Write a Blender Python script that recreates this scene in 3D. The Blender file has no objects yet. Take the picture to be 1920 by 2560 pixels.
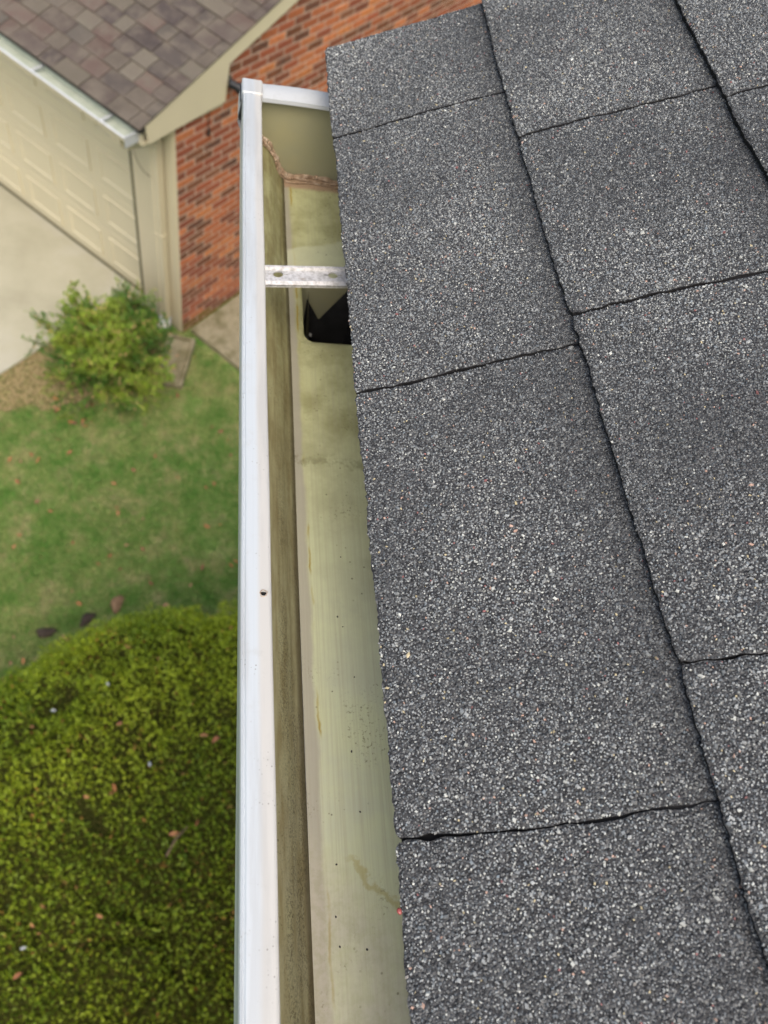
import bpy, math
import numpy as np
from mathutils import Matrix, Vector
from mathutils.geometry import tessellate_polygon

S = bpy.context.scene
COL = S.collection
R_ = math.radians
H = 6.2                                    # camera height above the lawn
GZ = H - 0.42                              # height of the gutter lip

# ------------------------------------------------------------------ camera
cam = bpy.data.cameras.new("camera")
co = bpy.data.objects.new("camera", cam); COL.objects.link(co)
cr = Vector((0.97438, -0.08871, 0.20665)); cd = Vector((0.02309, -0.87458, -0.48434)); cf = Vector((0.2237, 0.4767, -0.85013))
M3 = Matrix((cr, -cd, -cf)).transposed()
co.matrix_world = Matrix.Translation((0, 0, H)) @ M3.to_4x4()
cam.sensor_fit = 'HORIZONTAL'; cam.sensor_width = 36.0; cam.lens = 34.56
cam.clip_start = 0.02; cam.clip_end = 400
cam.dof.use_dof = True; cam.dof.focus_distance = 0.45; cam.dof.aperture_fstop = 12.5
S.camera = co

# ------------------------------------------------------------------ light
SUN_EL, SUN_AZ = 58.0, 172.0               # azimuth measured from +Y towards +X
w = bpy.data.worlds.new("World"); S.world = w; w.use_nodes = True
nt = w.node_tree; bg = nt.nodes["Background"]
sky = nt.nodes.new("ShaderNodeTexSky"); sky.sky_type = 'NISHITA'; sky.sun_disc = False
sky.sun_elevation = R_(SUN_EL); sky.sun_rotation = R_(SUN_AZ)
sky.air_density = 1.0; sky.dust_density = 6.0; sky.ozone_density = 0.6
nt.links.new(sky.outputs[0], bg.inputs[0]); bg.inputs[1].default_value = 0.15
sl = bpy.data.lights.new("sun", 'SUN'); sl.energy = 0.9; sl.angle = R_(60); sl.color = (1, .97, .92)
so = bpy.data.objects.new("sun", sl); COL.objects.link(so)
sd = Vector((math.sin(R_(SUN_AZ)) * math.cos(R_(SUN_EL)), math.cos(R_(SUN_AZ)) * math.cos(R_(SUN_EL)), math.sin(R_(SUN_EL))))
so.rotation_euler = sd.to_track_quat('Z', 'Y').to_euler(); so.location = (0, 0, 20)
S.view_settings.view_transform = 'Standard'; S.view_settings.look = 'None'
S.view_settings.exposure = 0.5; S.view_settings.gamma = 1

# ------------------------------------------------------------------ helpers
rng = np.random.default_rng(7)

def put(o, parent=None):
    COL.objects.link(o)
    if parent is not None: o.parent = parent
    return o

def empty(name, loc, label, cat, rz=0, group=None, kind=None):
    o = bpy.data.objects.new(name, None); o.empty_display_size = .1
    o.location = loc; o.rotation_euler = (0, 0, rz); COL.objects.link(o)
    o["label"] = label; o["category"] = cat
    if group: o["group"] = group
    if kind: o["kind"] = kind
    return o

def tag(o, label=None, cat=None, group=None, kind=None):
    if label: o["label"] = label
    if cat: o["category"] = cat
    if group: o["group"] = group
    if kind: o["kind"] = kind
    return o

def mesh(name, V, F, mats, parent=None, mi=None, colors=None, smooth=False, loc=None):
    """V (n,3) array; F list of tuples or an (m,k) array"""
    me = bpy.data.meshes.new(name)
    V = np.asarray(V, dtype=np.float32)
    if isinstance(F, np.ndarray):
        m, k = F.shape
        me.vertices.add(len(V)); me.vertices.foreach_set("co", V.ravel())
        me.loops.add(m * k); me.loops.foreach_set("vertex_index", F.astype(np.int32).ravel())
        me.polygons.add(m); me.polygons.foreach_set("loop_start", np.arange(0, m * k, k, dtype=np.int32))
        me.update(calc_edges=True)
    else:
        me.from_pydata([tuple(map(float, v)) for v in V], [], [tuple(map(int, f)) for f in F]); me.update()
    if not isinstance(mats, (list, tuple)): mats = [mats]
    for m_ in mats: me.materials.append(m_)
    if mi is not None: me.polygons.foreach_set("material_index", np.asarray(mi, dtype=np.int32))
    if colors is not None:
        a = me.color_attributes.new("Col", 'FLOAT_COLOR', 'POINT')
        c = np.ones((len(V), 4), dtype=np.float32); c[:, :3] = colors
        a.data.foreach_set("color", c.ravel())
    me.polygons.foreach_set("use_smooth", np.full(len(me.polygons), smooth))
    o = bpy.data.objects.new(name, me)
    if loc is not None: o.location = loc
    return put(o, parent)

class MB:
    """collects boxes, tubes, grids into one mesh"""
    def __init__(s): s.V = []; s.F = []; s.M = []; s.C = []; s.n = 0
    def add(s, V, F, m=0, c=(1, 1, 1)):
        V = np.asarray(V, float); b = s.n
        s.V.append(V); s.n += len(V)
        s.F += [tuple(int(i) + b for i in f) for f in F]; s.M += [m] * len(F)
        s.C.append(np.tile(np.asarray(c, float), (len(V), 1)) if np.ndim(c) == 1 else np.asarray(c, float))
        return s
    def box(s, a, b, m=0, c=(1, 1, 1), bev=0.0):
        x0, y0, z0 = a; x1, y1, z1 = b
        if bev <= 0:
            V = [(x0, y0, z0), (x1, y0, z0), (x1, y1, z0), (x0, y1, z0), (x0, y0, z1), (x1, y0, z1), (x1, y1, z1), (x0, y1, z1)]
            F = [(0, 3, 2, 1), (4, 5, 6, 7), (0, 1, 5, 4), (1, 2, 6, 5), (2, 3, 7, 6), (3, 0, 4, 7)]
            return s.add(V, F, m, c)
        V = []; 
        for (z, i) in ((z0, bev), (z0 + bev, 0), (z1 - bev, 0), (z1, bev)):
            xa, xb, ya, yb = x0 + i, x1 - i, y0 + i, y1 - i; e = bev if i == 0 else 0
            V += [(xa + e, ya, z), (xb - e, ya, z), (xb, ya + e, z), (xb, yb - e, z), (xb - e, yb, z), (xa + e, yb, z), (xa, yb - e, z), (xa, ya + e, z)]
        F = [tuple(range(7, -1, -1)), tuple(range(24, 32))]
        for r in range(3):
            for k in range(8): F.append((r * 8 + k, r * 8 + (k + 1) % 8, r * 8 + 8 + (k + 1) % 8, r * 8 + 8 + k))
        return s.add(V, F, m, c)
    def tube(s, P, r, seg=10, m=0, c=(1, 1, 1), cap=True, sx=1.0, sy=1.0):
        P = [Vector(p) for p in P]; V = []; n = len(P)
        rr = r if hasattr(r, '__len__') else [r] * n
        up = None
        for i, p in enumerate(P):
            t = (P[min(i + 1, n - 1)] - P[max(i - 1, 0)]).normalized()
            if up is None:
                up = Vector((0, 0, 1)) if abs(t.z) < .9 else Vector((0, 1, 0))
            u = t.cross(up).normalized(); v = u.cross(t).normalized(); up = v
            for k in range(seg):
                a = 2 * math.pi * k / seg
                V.append(p + u * math.cos(a) * rr[i] * sx + v * math.sin(a) * rr[i] * sy)
        F = []
        for i in range(n - 1):
            for k in range(seg):
                F.append((i * seg + k, i * seg + (k + 1) % seg, (i + 1) * seg + (k + 1) % seg, (i + 1) * seg + k))
        if cap: F.append(tuple(range(seg - 1, -1, -1))); F.append(tuple(range((n - 1) * seg, n * seg)))
        return s.add([tuple(v) for v in V], F, m, c)
    def plate(s, loops, fn, th, m=0, c=(1, 1, 1), nrm=(0, 0, -1)):
        """flat plate with holes: loops of 2D points, fn maps to 3D, thickness along nrm"""
        tri = tessellate_polygon([[Vector((p[0], p[1], 0)) for p in L] for L in loops])
        P = [p for L in loops for p in L]; n = len(P)
        T = np.array([fn(*p) for p in P], float); nn = np.array(nrm, float) * th
        V = np.vstack([T, T + nn]); F = [tuple(t) for t in tri] + [tuple(i + n for i in t[::-1]) for t in tri]
        b = 0
        for L in loops:
            k = len(L)
            for i in range(k):
                j = (i + 1) % k; F.append((b + i, b + j, b + j + n, b + i + n))
            b += k
        return s.add(V, F, m, c)
    def build(s, name, mats, parent=None, smooth=False, loc=None, color=False):
        V = np.vstack(s.V)
        o = mesh(name, V, s.F, mats, parent, s.M, np.vstack(s.C) if color else None, smooth, loc)
        if smooth: autosmooth(o)
        return o

def autosmooth(o, ang=35):
    """mark sharp edges by angle so smooth shading keeps real corners"""
    import bmesh
    bm = bmesh.new(); bm.from_mesh(o.data)
    bmesh.ops.recalc_face_normals(bm, faces=bm.faces)
    for e in bm.edges:
        if len(e.link_faces) != 2 or e.calc_face_angle(0) > R_(ang): e.smooth = False
    bm.to_mesh(o.data); bm.free()

def vnoise(x, y, seed=0):
    """smooth 2D value noise in -1..1, numpy"""
    xi = np.floor(x).astype(np.int64); yi = np.floor(y).astype(np.int64)
    fx = x - xi; fy = y - yi; fx = fx * fx * (3 - 2 * fx); fy = fy * fy * (3 - 2 * fy)
    def h(a, b):
        v = np.sin(a * 127.1 + b * 311.7 + seed * 74.7) * 43758.5453
        return (v - np.floor(v)) * 2 - 1
    return (h(xi, yi) * (1 - fx) + h(xi + 1, yi) * fx) * (1 - fy) + (h(xi, yi + 1) * (1 - fx) + h(xi + 1, yi + 1) * fx) * fy

def fbm(x, y, seed=0, o=4):
    s = 0; a = 1; t = 0
    for i in range(o):
        s = s + a * vnoise(x * 2 ** i, y * 2 ** i, seed + i * 13); t += a; a *= .5
    return s / t

def srgb(r, g, b):
    f = lambda c: (c / 255 / 12.92) if c / 255 <= .04045 else ((c / 255 + .055) / 1.055) ** 2.4
    return (f(r), f(g), f(b))

# ---- node materials
class NM:
    def __init__(s, name, rough=.7, metal=0.0, spec=.5):
        s.m = bpy.data.materials.new(name); s.m.use_nodes = True
        s.t = s.m.node_tree; s.b = s.t.nodes["Principled BSDF"]
        s.b.inputs["Roughness"].default_value = rough; s.b.inputs["Metallic"].default_value = metal
        s.b.inputs["Specular IOR Level"].default_value = spec
        s.tc = None
    def n(s, typ, **kw):
        nd = s.t.nodes.new(typ)
        for k, v in kw.items(): setattr(nd, k, v)
        return nd
    def L(s, a, b): s.t.links.new(a, b)
    def put(s, sock, v):
        if hasattr(v, 'is_output') or hasattr(v, 'links'): s.L(v, sock)
        elif isinstance(v, (tuple, list)): sock.default_value = (*v, 1) if len(v) == 3 and len(sock.default_value) == 4 else v
        else: sock.default_value = v
    def obj(s):
        if s.tc is None: s.tc = s.n("ShaderNodeTexCoord").outputs["Object"]
        return s.tc
    def xyz(s):
        q = s.n("ShaderNodeSeparateXYZ"); s.L(s.obj(), q.inputs[0]); return q.outputs
    def scaled(s, sc):
        q = s.n("ShaderNodeMapping"); s.L(s.obj(), q.inputs[0]); q.inputs["Scale"].default_value = sc; return q.outputs[0]
    def noise(s, scale=5, detail=4, rough=.55, vec=None, out="Fac", dist=0):
        q = s.n("ShaderNodeTexNoise"); s.L(vec if vec is not None else s.obj(), q.inputs["Vector"])
        q.inputs["Scale"].default_value = scale; q.inputs["Detail"].default_value = detail
        q.inputs["Roughness"].default_value = rough; q.inputs["Distortion"].default_value = dist
        return q.outputs[out]
    def voro(s, scale, out="Distance", feature='F1', vec=None, rnd=1):
        q = s.n("ShaderNodeTexVoronoi", feature=feature); s.L(vec if vec is not None else s.obj(), q.inputs["Vector"])
        q.inputs["Scale"].default_value = scale; q.inputs["Randomness"].default_value = rnd
        return q.outputs[out]
    def math(s, op, a, b=0.0, c=0.0, clamp=False):
        q = s.n("ShaderNodeMath", operation=op, use_clamp=clamp)
        s.put(q.inputs[0], a); s.put(q.inputs[1], b); s.put(q.inputs[2], c); return q.outputs[0]
    def smooth(s, v, a, b, lo=0.0, hi=1.0):
        q = s.n("ShaderNodeMapRange", interpolation_type='SMOOTHSTEP')
        s.put(q.inputs[0], v); q.inputs[1].default_value = a; q.inputs[2].default_value = b
        q.inputs[3].default_value = lo; q.inputs[4].default_value = hi; return q.outputs[0]
    def mix(s, f, a, b, mode='MIX'):
        q = s.n("ShaderNodeMix", data_type='RGBA', blend_type=mode)
        s.put(q.inputs[0], f); s.put(q.inputs[6], a); s.put(q.inputs[7], b); return q.outputs[2]
    def ramp(s, v, stops, interp='LINEAR'):
        q = s.n("ShaderNodeValToRGB"); s.L(v, q.inputs[0]); e = q.color_ramp.elements; q.color_ramp.interpolation = interp
        while len(e) < len(stops): e.new(.5)
        for i, (p, c) in enumerate(stops): e[i].position = p; e[i].color = (*c, 1)
        return q.outputs[0]
    def attr(s):
        q = s.n("ShaderNodeAttribute", attribute_name="Col"); return q.outputs["Color"]
    def color(s, v): s.put(s.b.inputs["Base Color"], v); return s
    def rough(s, v): s.put(s.b.inputs["Roughness"], v); return s
    def bump(s, h, dist=.001, strength=1.0):
        q = s.n("ShaderNodeBump"); q.inputs["Strength"].default_value = strength; q.inputs["Distance"].default_value = dist
        s.L(h, q.inputs["Height"]); s.L(q.outputs[0], s.b.inputs["Normal"]); return s

MAT = {}
def simple(key, c, rough=.6, metal=0, var=.12, scale=8, bump=0, spec=.5):
    n_ = NM(key, rough, metal, spec)
    v = n_.noise(scale, 5)
    lo = tuple(x * (1 - var) for x in c); hi = tuple(min(1, x * (1 + var)) for x in c)
    n_.color(n_.ramp(v, [(.3, lo), (.7, hi)]))
    if bump: n_.bump(n_.noise(scale * 6, 4), bump)
    MAT[key] = n_.m; return n_.m

beige = srgb(203, 194, 165)
simple("beige_aluminium", beige, .45, var=.04, scale=2)
simple("beige_door", srgb(206, 198, 168), .5, var=.03, scale=1.5)
simple("dark_strip", srgb(96, 92, 68), .7)
simple("black_plastic", (.03, .03, .03), .22, var=.3, scale=40)
simple("black_metal", (.015, .017, .02), .4)
simple("dark_wood", srgb(90, 72, 50), .8)
simple("deck_wood", srgb(120, 96, 66), .8, var=.25, scale=12)
simple("asphalt_edge", (.008, .008, .009), .85, var=.6, scale=300, bump=.0008)
simple("bark", srgb(110, 92, 70), .9, var=.3, scale=60)
simple("twig_pale", srgb(176, 160, 120), .8, var=.2, scale=60)

# attribute based
n_ = NM("stone_granule", .38, 0, .7); n_.color(n_.attr()); MAT["granule"] = n_.m
n_ = NM("leaf", .5, 0, .4); n_.color(n_.attr())
n_.b.inputs["Subsurface Weight"].default_value = 0
MAT["leaf"] = n_.m
n_ = NM("dry_leaf", .8); n_.color(n_.mix(n_.noise(90, 3), n_.attr(), (.30, .16, .08))); MAT["dry_leaf"] = n_.m

# shingle mat between the grains
n_ = NM("shingle_base", .75, 0, .35)
vc = n_.voro(760, "Color"); q = n_.n("ShaderNodeSeparateColor"); n_.L(vc, q.inputs[0])
g = n_.ramp(q.outputs[0], [(0, (.022, .023, .024)), (.55, (.055, .057, .059)), (.85, (.09, .093, .094)), (.97, (.16, .165, .16))])
vd = n_.voro(760)
n_.color(g); n_.bump(n_.math('MULTIPLY', vd, -1.0), .0011)
MAT["shingle_base"] = n_.m

# brick face: each brick has its own fired colour (attribute) with mottling
n_ = NM("brick_face", .85, 0, .3)
n_.color(n_.mix(n_.smooth(n_.noise(22, 5, .65), .35, .85), n_.attr(), srgb(150, 92, 62)))
n_.bump(n_.noise(160, 4), .004); MAT["brick"] = n_.m
n_ = NM("mortar", .95); n_.color(n_.ramp(n_.noise(30, 5), [(.3, srgb(168, 140, 120)), (.7, srgb(200, 180, 160))])); n_.bump(n_.noise(200, 3), .002); MAT["mortar"] = n_.m

# far roof tabs
n_ = NM("weathered_shingle", .9, 0, .3)
sp = n_.voro(420, "Color"); qs = n_.n("ShaderNodeSeparateColor"); n_.L(sp, qs.inputs[0])
spk = n_.ramp(qs.outputs[0], [(0, (.55, .55, .55)), (1, (1.5, 1.5, 1.5))])
bl = n_.smooth(n_.noise(7, 5, .6), .35, .7)
cc = n_.mix(bl, n_.attr(), srgb(108, 100, 89))
n_.color(n_.mix(.55, cc, spk, 'MULTIPLY')); n_.bump(n_.noise(300, 3), .002); MAT["far_shingle"] = n_.m

# concrete
n_ = NM("driveway_concrete", .85, 0, .3)
base = n_.ramp(n_.noise(.8, 6, .6), [(.3, srgb(158, 155, 134)), (.5, srgb(180, 177, 156)), (.7, srgb(192, 191, 180))])
n_.color(n_.mix(n_.smooth(n_.noise(240, 3), .3, .75, 0, .25), base, srgb(140, 132, 108))); n_.bump(n_.noise(150, 4), .002)
MAT["drive"] = n_.m
n_ = NM("old_concrete", .9, 0, .3)
n_.color(n_.mix(n_.smooth(n_.noise(7, 6, .6), .42, .68, 0, .75), n_.ramp(n_.noise(60, 4), [(.3, srgb(126, 118, 94)), (.7, srgb(168, 160, 132))]), srgb(96, 92, 58)))
n_.bump(n_.noise(80, 5), .006); MAT["old_concrete"] = n_.m

# lawn soil and thatch beneath the blades
n_ = NM("lawn_thatch", .95, 0, .2)
p1 = n_.ramp(n_.noise(3.2, 7, .72), [(.34, srgb(84, 124, 50)), (.5, srgb(120, 144, 76)), (.64, srgb(166, 160, 112))])
n_.color(n_.mix(n_.smooth(n_.noise(38, 5, .7), .4, .7, 0, .6), p1, srgb(54, 66, 30))); n_.bump(n_.noise(60, 5), .02)
MAT["thatch"] = n_.m
n_ = NM("leaf_mulch", .95, 0, .2)
n_.color(n_.ramp(n_.voro(34, "Distance"), [(.1, srgb(176, 156, 120)), (.5, srgb(140, 124, 86)), (.9, srgb(98, 96, 58))]))
n_.bump(n_.voro(34), .02); MAT["mulch"] = n_.m

# ---- gutter metals
n_ = NM("lip_white_paint", .38, 0, .5)
X, Y, Z = n_.xyz()[0:3]
drp = n_.noise(1, 5, .6, vec=n_.scaled((60, 5, 60)))
crm = n_.math('ADD', X, n_.math('MULTIPLY', n_.math('SUBTRACT', n_.noise(9, 4), .5), .004))
band = n_.smooth(crm, .0250, .0292)
base = n_.mix(band, (.485, .53, .55), (.495, .49, .455))  # bluish sky tint and creamier inner slope painted into the lip colour
sm = n_.smooth(n_.noise(40, 6, .72), .52, .74, 0, .42)
base = n_.mix(sm, base, (.40, .40, .37)); base = n_.mix(n_.smooth(drp, .46, .62, 0, .42), base, (.36, .37, .36))
spv = n_.voro(330, "Distance"); sgate = n_.smooth(n_.noise(42, 2), .52, .66)
sp = n_.math('MULTIPLY', n_.smooth(spv, .10, .20, 1, 0), sgate)
base = n_.mix(n_.math('MULTIPLY', sp, .8), base, (.22, .21, .19))
scr = n_.noise(1, 3, .5, vec=n_.scaled((260, 40, 100)))
base = n_.mix(n_.smooth(scr, .70, .78, 0, .25), base, (.45, .45, .43))
n_.color(base); MAT["lip"] = n_.m
simple("white_paint", (.62, .65, .67), .45, var=.05, scale=30)
n_ = NM("dull_white", .5)
n_.color(n_.mix(n_.smooth(n_.noise(120, 5, .7), .5, .8, 0, .5), (.46, .485, .49), (.36, .37, .35))); MAT["dull_white"] = n_.m

def stain_mat(name, wall=False):
    n_ = NM(name, .55, 0, .45)
    X, Y, Z = n_.xyz()[0:3]
    strk = n_.noise(1, 5, .62, vec=n_.scaled((620, 9, 300)))          # brush lines that run along the gutter
    blot = n_.noise(11, 6, .62); fine = n_.noise(160, 4, .65)
    pale = n_.mix(n_.smooth(blot, .36, .66), srgb(204, 210, 170), srgb(192, 197, 172))
    yel = n_.mix(n_.smooth(n_.noise(26, 5, .65), .35, .68), srgb(196, 198, 148), srgb(160, 158, 110))
    far = n_.smooth(n_.math('ADD', Y, n_.math('MULTIPLY', n_.math('SUBTRACT', blot, .5), .35)), .12, .42)
    c = n_.mix(far, pale, yel)
    c = n_.mix(n_.smooth(strk, .38, .70, 0, .42), c, srgb(172, 168, 136))
    c = n_.mix(n_.smooth(strk, .62, .40, 0, .0), c, srgb(205, 205, 160))
    if not wall:
        wob = n_.math('MULTIPLY', n_.math('SUBTRACT', n_.noise(34, 5, .6), .5), .007)
        # lilac-grey band of settled silt along the crease
        xb = n_.math('ADD', X, n_.math('ADD', wob, n_.math('MULTIPLY', Y, .006)))
        bandm = n_.smooth(xb, .0700, .0738, 1, 0)
        c = n_.mix(n_.math('MULTIPLY', bandm, .75), c, srgb(164, 158, 146))
        edge = n_.math('MULTIPLY', n_.smooth(xb, .0724, .0736), n_.smooth(xb, .0751, .0737))
        brk = n_.smooth(n_.noise(1, 3, .5, vec=n_.scaled((3, 14, 3))), .50, .58)
        c = n_.mix(n_.math('MULTIPLY', n_.math('MULTIPLY', edge, brk), .9), c, srgb(160, 138, 44))
        # dried puddle of grey silt nearer the house end, with a tide line
        yy = n_.math('ADD', Y, n_.math('MULTIPLY', n_.math('SUBTRACT', n_.noise(22, 6, .6), .5), .09))
        yy = n_.math('ADD', yy, n_.math('MULTIPLY', n_.math('SUBTRACT', X, .085), .9))
        pud = n_.smooth(yy, .036, .004)
        c = n_.mix(n_.math('MULTIPLY', pud, n_.smooth(blot, .30, .62, .15, .60)), c, n_.mix(n_.smooth(fine, .35, .65), srgb(190, 184, 168), srgb(170, 166, 140)))
        tide = n_.math('MULTIPLY', n_.smooth(yy, .036, .031), n_.smooth(yy, .024, .030))
        c = n_.mix(n_.math('MULTIPLY', tide, n_.smooth(X, .082, .095, 0, .5)), c, srgb(158, 142, 60))
        # wash line (darker wavy tide mark) further along, and the pale patch by the outlet
        y2 = n_.math('ADD', Y, n_.math('MULTIPLY', n_.math('SUBTRACT', n_.noise(16, 6, .65), .5), .06))
        t2 = n_.math('MULTIPLY', n_.smooth(y2, .322, .330), n_.smooth(y2, .340, .331))
        c = n_.mix(n_.math('MULTIPLY', t2, n_.smooth(fine, .4, .6, .05, .45)), c, srgb(104, 98, 62))
        y3 = n_.math('ADD', Y, n_.math('MULTIPLY', n_.math('SUBTRACT', n_.noise(30, 4, .5), .5), .025))
        y3 = n_.math('ADD', y3, n_.math('MULTIPLY', n_.math('SUBTRACT', X, .09), -.35))
        wsh = n_.math('MULTIPLY', n_.smooth(y3, .540, .546), n_.smooth(y3, .590, .584))
        c = n_.mix(n_.math('MULTIPLY', wsh, .62), c, srgb(210, 214, 180))
        # clay-coloured sealant smear below the end cap
        y4 = n_.math('ADD', Y, n_.math('MULTIPLY', n_.math('SUBTRACT', n_.noise(60, 4), .5), .008))
        c = n_.mix(n_.smooth(y4, .668, .674, 0, .9), c, srgb(168, 140, 116))
    else:
        c = n_.mix(n_.smooth(n_.noise(1, 5, .6, vec=n_.scaled((200, 22, 110))), .40, .66, 0, .75), c, srgb(128, 119, 78))
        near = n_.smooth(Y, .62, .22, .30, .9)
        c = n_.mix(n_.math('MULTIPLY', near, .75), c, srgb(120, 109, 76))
        c = n_.mix(n_.smooth(Z, -.0840, -.0885, 0, .75), c, srgb(66, 56, 38))  # dark line of dirt and shadow painted along the crease
        # black algae specks low on the wall, heavier nearby
        low = n_.math('MULTIPLY', n_.smooth(Z, -.052, -.066), n_.smooth(Y, .46, .10, .12, 1))
        al = n_.math('MULTIPLY', n_.smooth(n_.noise(620, 4, .8), .46, .60), n_.smooth(n_.noise(1, 4, .6, vec=n_.scaled((60, 16, 60))), .36, .56))
        c = n_.mix(n_.math('MULTIPLY', n_.math('MULTIPLY', al, low), .80), c, srgb(62, 55, 34))
    # scattered grit specks
    spv = n_.voro(150, "Distance"); gate = n_.smooth(n_.noise(24, 3), .50, .64)
    sp = n_.math('MULTIPLY', n_.smooth(spv, .075, .14, 1, 0), gate)
    c = n_.mix(n_.math('MULTIPLY', sp, .75), c, srgb(70, 64, 40))
    fs = n_.math('MULTIPLY', n_.smooth(n_.noise(420, 3, .7), .56, .68), n_.smooth(n_.noise(17, 4, .6), .50, .64))
    c = n_.mix(n_.math('MULTIPLY', fs, .7), c, srgb(84, 78, 46))
    n_.color(c); n_.rough(n_.smooth(fine, .3, .7, .42, .68)); n_.bump(strk, .00012)
    return n_.m
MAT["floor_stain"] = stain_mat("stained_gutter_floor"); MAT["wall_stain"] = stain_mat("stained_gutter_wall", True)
n_ = NM("stained_cap", .55)
c = n_.mix(n_.smooth(n_.noise(14, 5), .35, .65), srgb(152, 152, 124), srgb(162, 158, 122))
spv = n_.voro(240, "Distance"); sp = n_.math('MULTIPLY', n_.smooth(spv, .06, .13, 1, 0), n_.smooth(n_.noise(40, 3), .54, .66))
c = n_.mix(n_.math('MULTIPLY', sp, .7), c, srgb(76, 70, 44)); n_.color(c); MAT["cap"] = n_.m
n_ = NM("old_sealant", .8)
n_.color(n_.ramp(n_.noise(130, 5, .7), [(.3, srgb(112, 92, 68)), (.5, srgb(164, 140, 116)), (.75, srgb(214, 200, 180))])); n_.bump(n_.noise(400, 4), .001); MAT["sealant"] = n_.m
n_ = NM("worn_aluminium", .48, .35)
c = n_.mix(n_.smooth(n_.noise(260, 5, .75), .40, .66), (.66, .65, .63), (.42, .41, .38))
c = n_.mix(n_.smooth(n_.noise(90, 5, .7), .58, .72, 0, .5), c, srgb(140, 116, 84)); n_.color(c); n_.bump(n_.noise(500, 3), .0003); MAT["hanger"] = n_.m

# ------------------------------------------------------------------ our house: roof with shingles
PITCH = R_(26.57)
U = np.array([math.cos(PITCH), 0, math.sin(PITCH)]); N = np.array([-math.sin(PITCH), 0, math.cos(PITCH)])
E0 = np.array([.092, 0, H - .393]) - N * .0048
EXPO = .1490; TH = .0048
RIDGE = 3.9; Y_FAR, Y_NEAR = .7215, -3.2
house = empty("house", (.6, -1.2, 0), "near brick house whose dark grey asphalt shingle roof fills the right of the photo", "house")
HL = np.array([.6, -1.2, 0])
def roof_pt(s, y, n):
    s = np.asarray(s, float); y = np.asarray(y, float); n = np.asarray(n, float)
    s = s + (.0075 * np.clip((.45 - y) / .45, 0, 1.1) - .0006) * np.clip(s / EXPO, 0, 1)   # courses were not laid quite parallel to the eave
    P = E0 + s[..., None] * U + n[..., None] * N
    P[..., 1] = P[..., 1] + y
    return P - HL
def course_n(s, y, k):
    """height of the top surface of course k above the base plane"""
    f = (s - k * EXPO) / EXPO
    return TH * (1.15 - f) + .00045 * vnoise(s * 22, y * 22, 5) + .0003 * vnoise(s * 60, y * 60, 6)
JOINTS = {0: [.5885, .3130, .0310, -.252, -.535, -.82], 1: [.5225, .3360, .0960, -.19, -.47, -.75], 2: [.5025, .22, -.06, -.34, -.62, -.9]}
def joints(k):
    if k in JOINTS: return JOINTS[k]
    o = [.58, .40, .47, .53][k % 4]; return [o - .28 * i for i in range(5)]
def jpath(k, y0, s):
    ph = y0 * 71 + k
    return y0 + .0013 * np.sin(s * 38 + ph) + .0008 * vnoise(s * 160, np.full_like(s, ph), 3)
def jhalf(k, y0, s):
    hw = (.0011 if y0 > .3 else .0006) + .0005 * vnoise(s * 120, np.full_like(s, y0 * 31 + k), 9)
    if k == 0 and abs(y0 - .031) < .001: hw = hw + .0013 * np.exp(-((s - .0165) / .0035) ** 2)
    return np.maximum(hw, .0004)

def stone_cloud(P, nv, rad, col):
    """irregular little octahedral chips; P (n,3) centres, nv normal, rad (n,), col (n,3)"""
    n = len(P)
    t1 = U; t2 = np.array([0, 1, 0.]); ang = rng.uniform(0, 6.283, n)
    a = np.cos(ang)[:, None] * t1 + np.sin(ang)[:, None] * t2; b = -np.sin(ang)[:, None] * t1 + np.cos(ang)[:, None] * t2
    til = rng.normal(0, .34, (n, 2)); c = nv + til[:, :1] * a + til[:, 1:] * b; c /= np.linalg.norm(c, axis=1)[:, None]
    ra = rad * rng.uniform(.8, 1.45, n); rb = rad * rng.uniform(.65, 1.0, n); rc = rad * rng.uniform(.35, .75, n)
    top = rng.uniform(-.5, .5, (n, 2)) * rad[:, None]
    # 4-corner flat-topped chip: ring of 4 + 3 top points
    V = np.empty((n, 8, 3))
    for i, (ca, cb) in enumerate(((1, .35), (-.3, 1), (-1, -.25), (.35, -1))):
        w1 = rng.uniform(.8, 1.15, n)
        V[:, i] = P + (ra * ca * w1)[:, None] * a + (rb * cb * w1)[:, None] * b - (rad * .15)[:, None] * nv
        w2 = rng.uniform(.45, .85, n)
        V[:, 4 + i] = P + (ra * ca * w2)[:, None] * a + (rb * cb * w2)[:, None] * b + rc[:, None] * c
    F = np.array([(4, 5, 6, 7), (0, 1, 5, 4), (1, 2, 6, 5), (2, 3, 7, 6), (3, 0, 4, 7)])
    Fa = (np.arange(n)[:, None, None] * 8 + F[None]).reshape(-1, 4)
    C = np.repeat(col, 8, axis=0)
    return V.reshape(-1, 3), Fa, C

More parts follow.
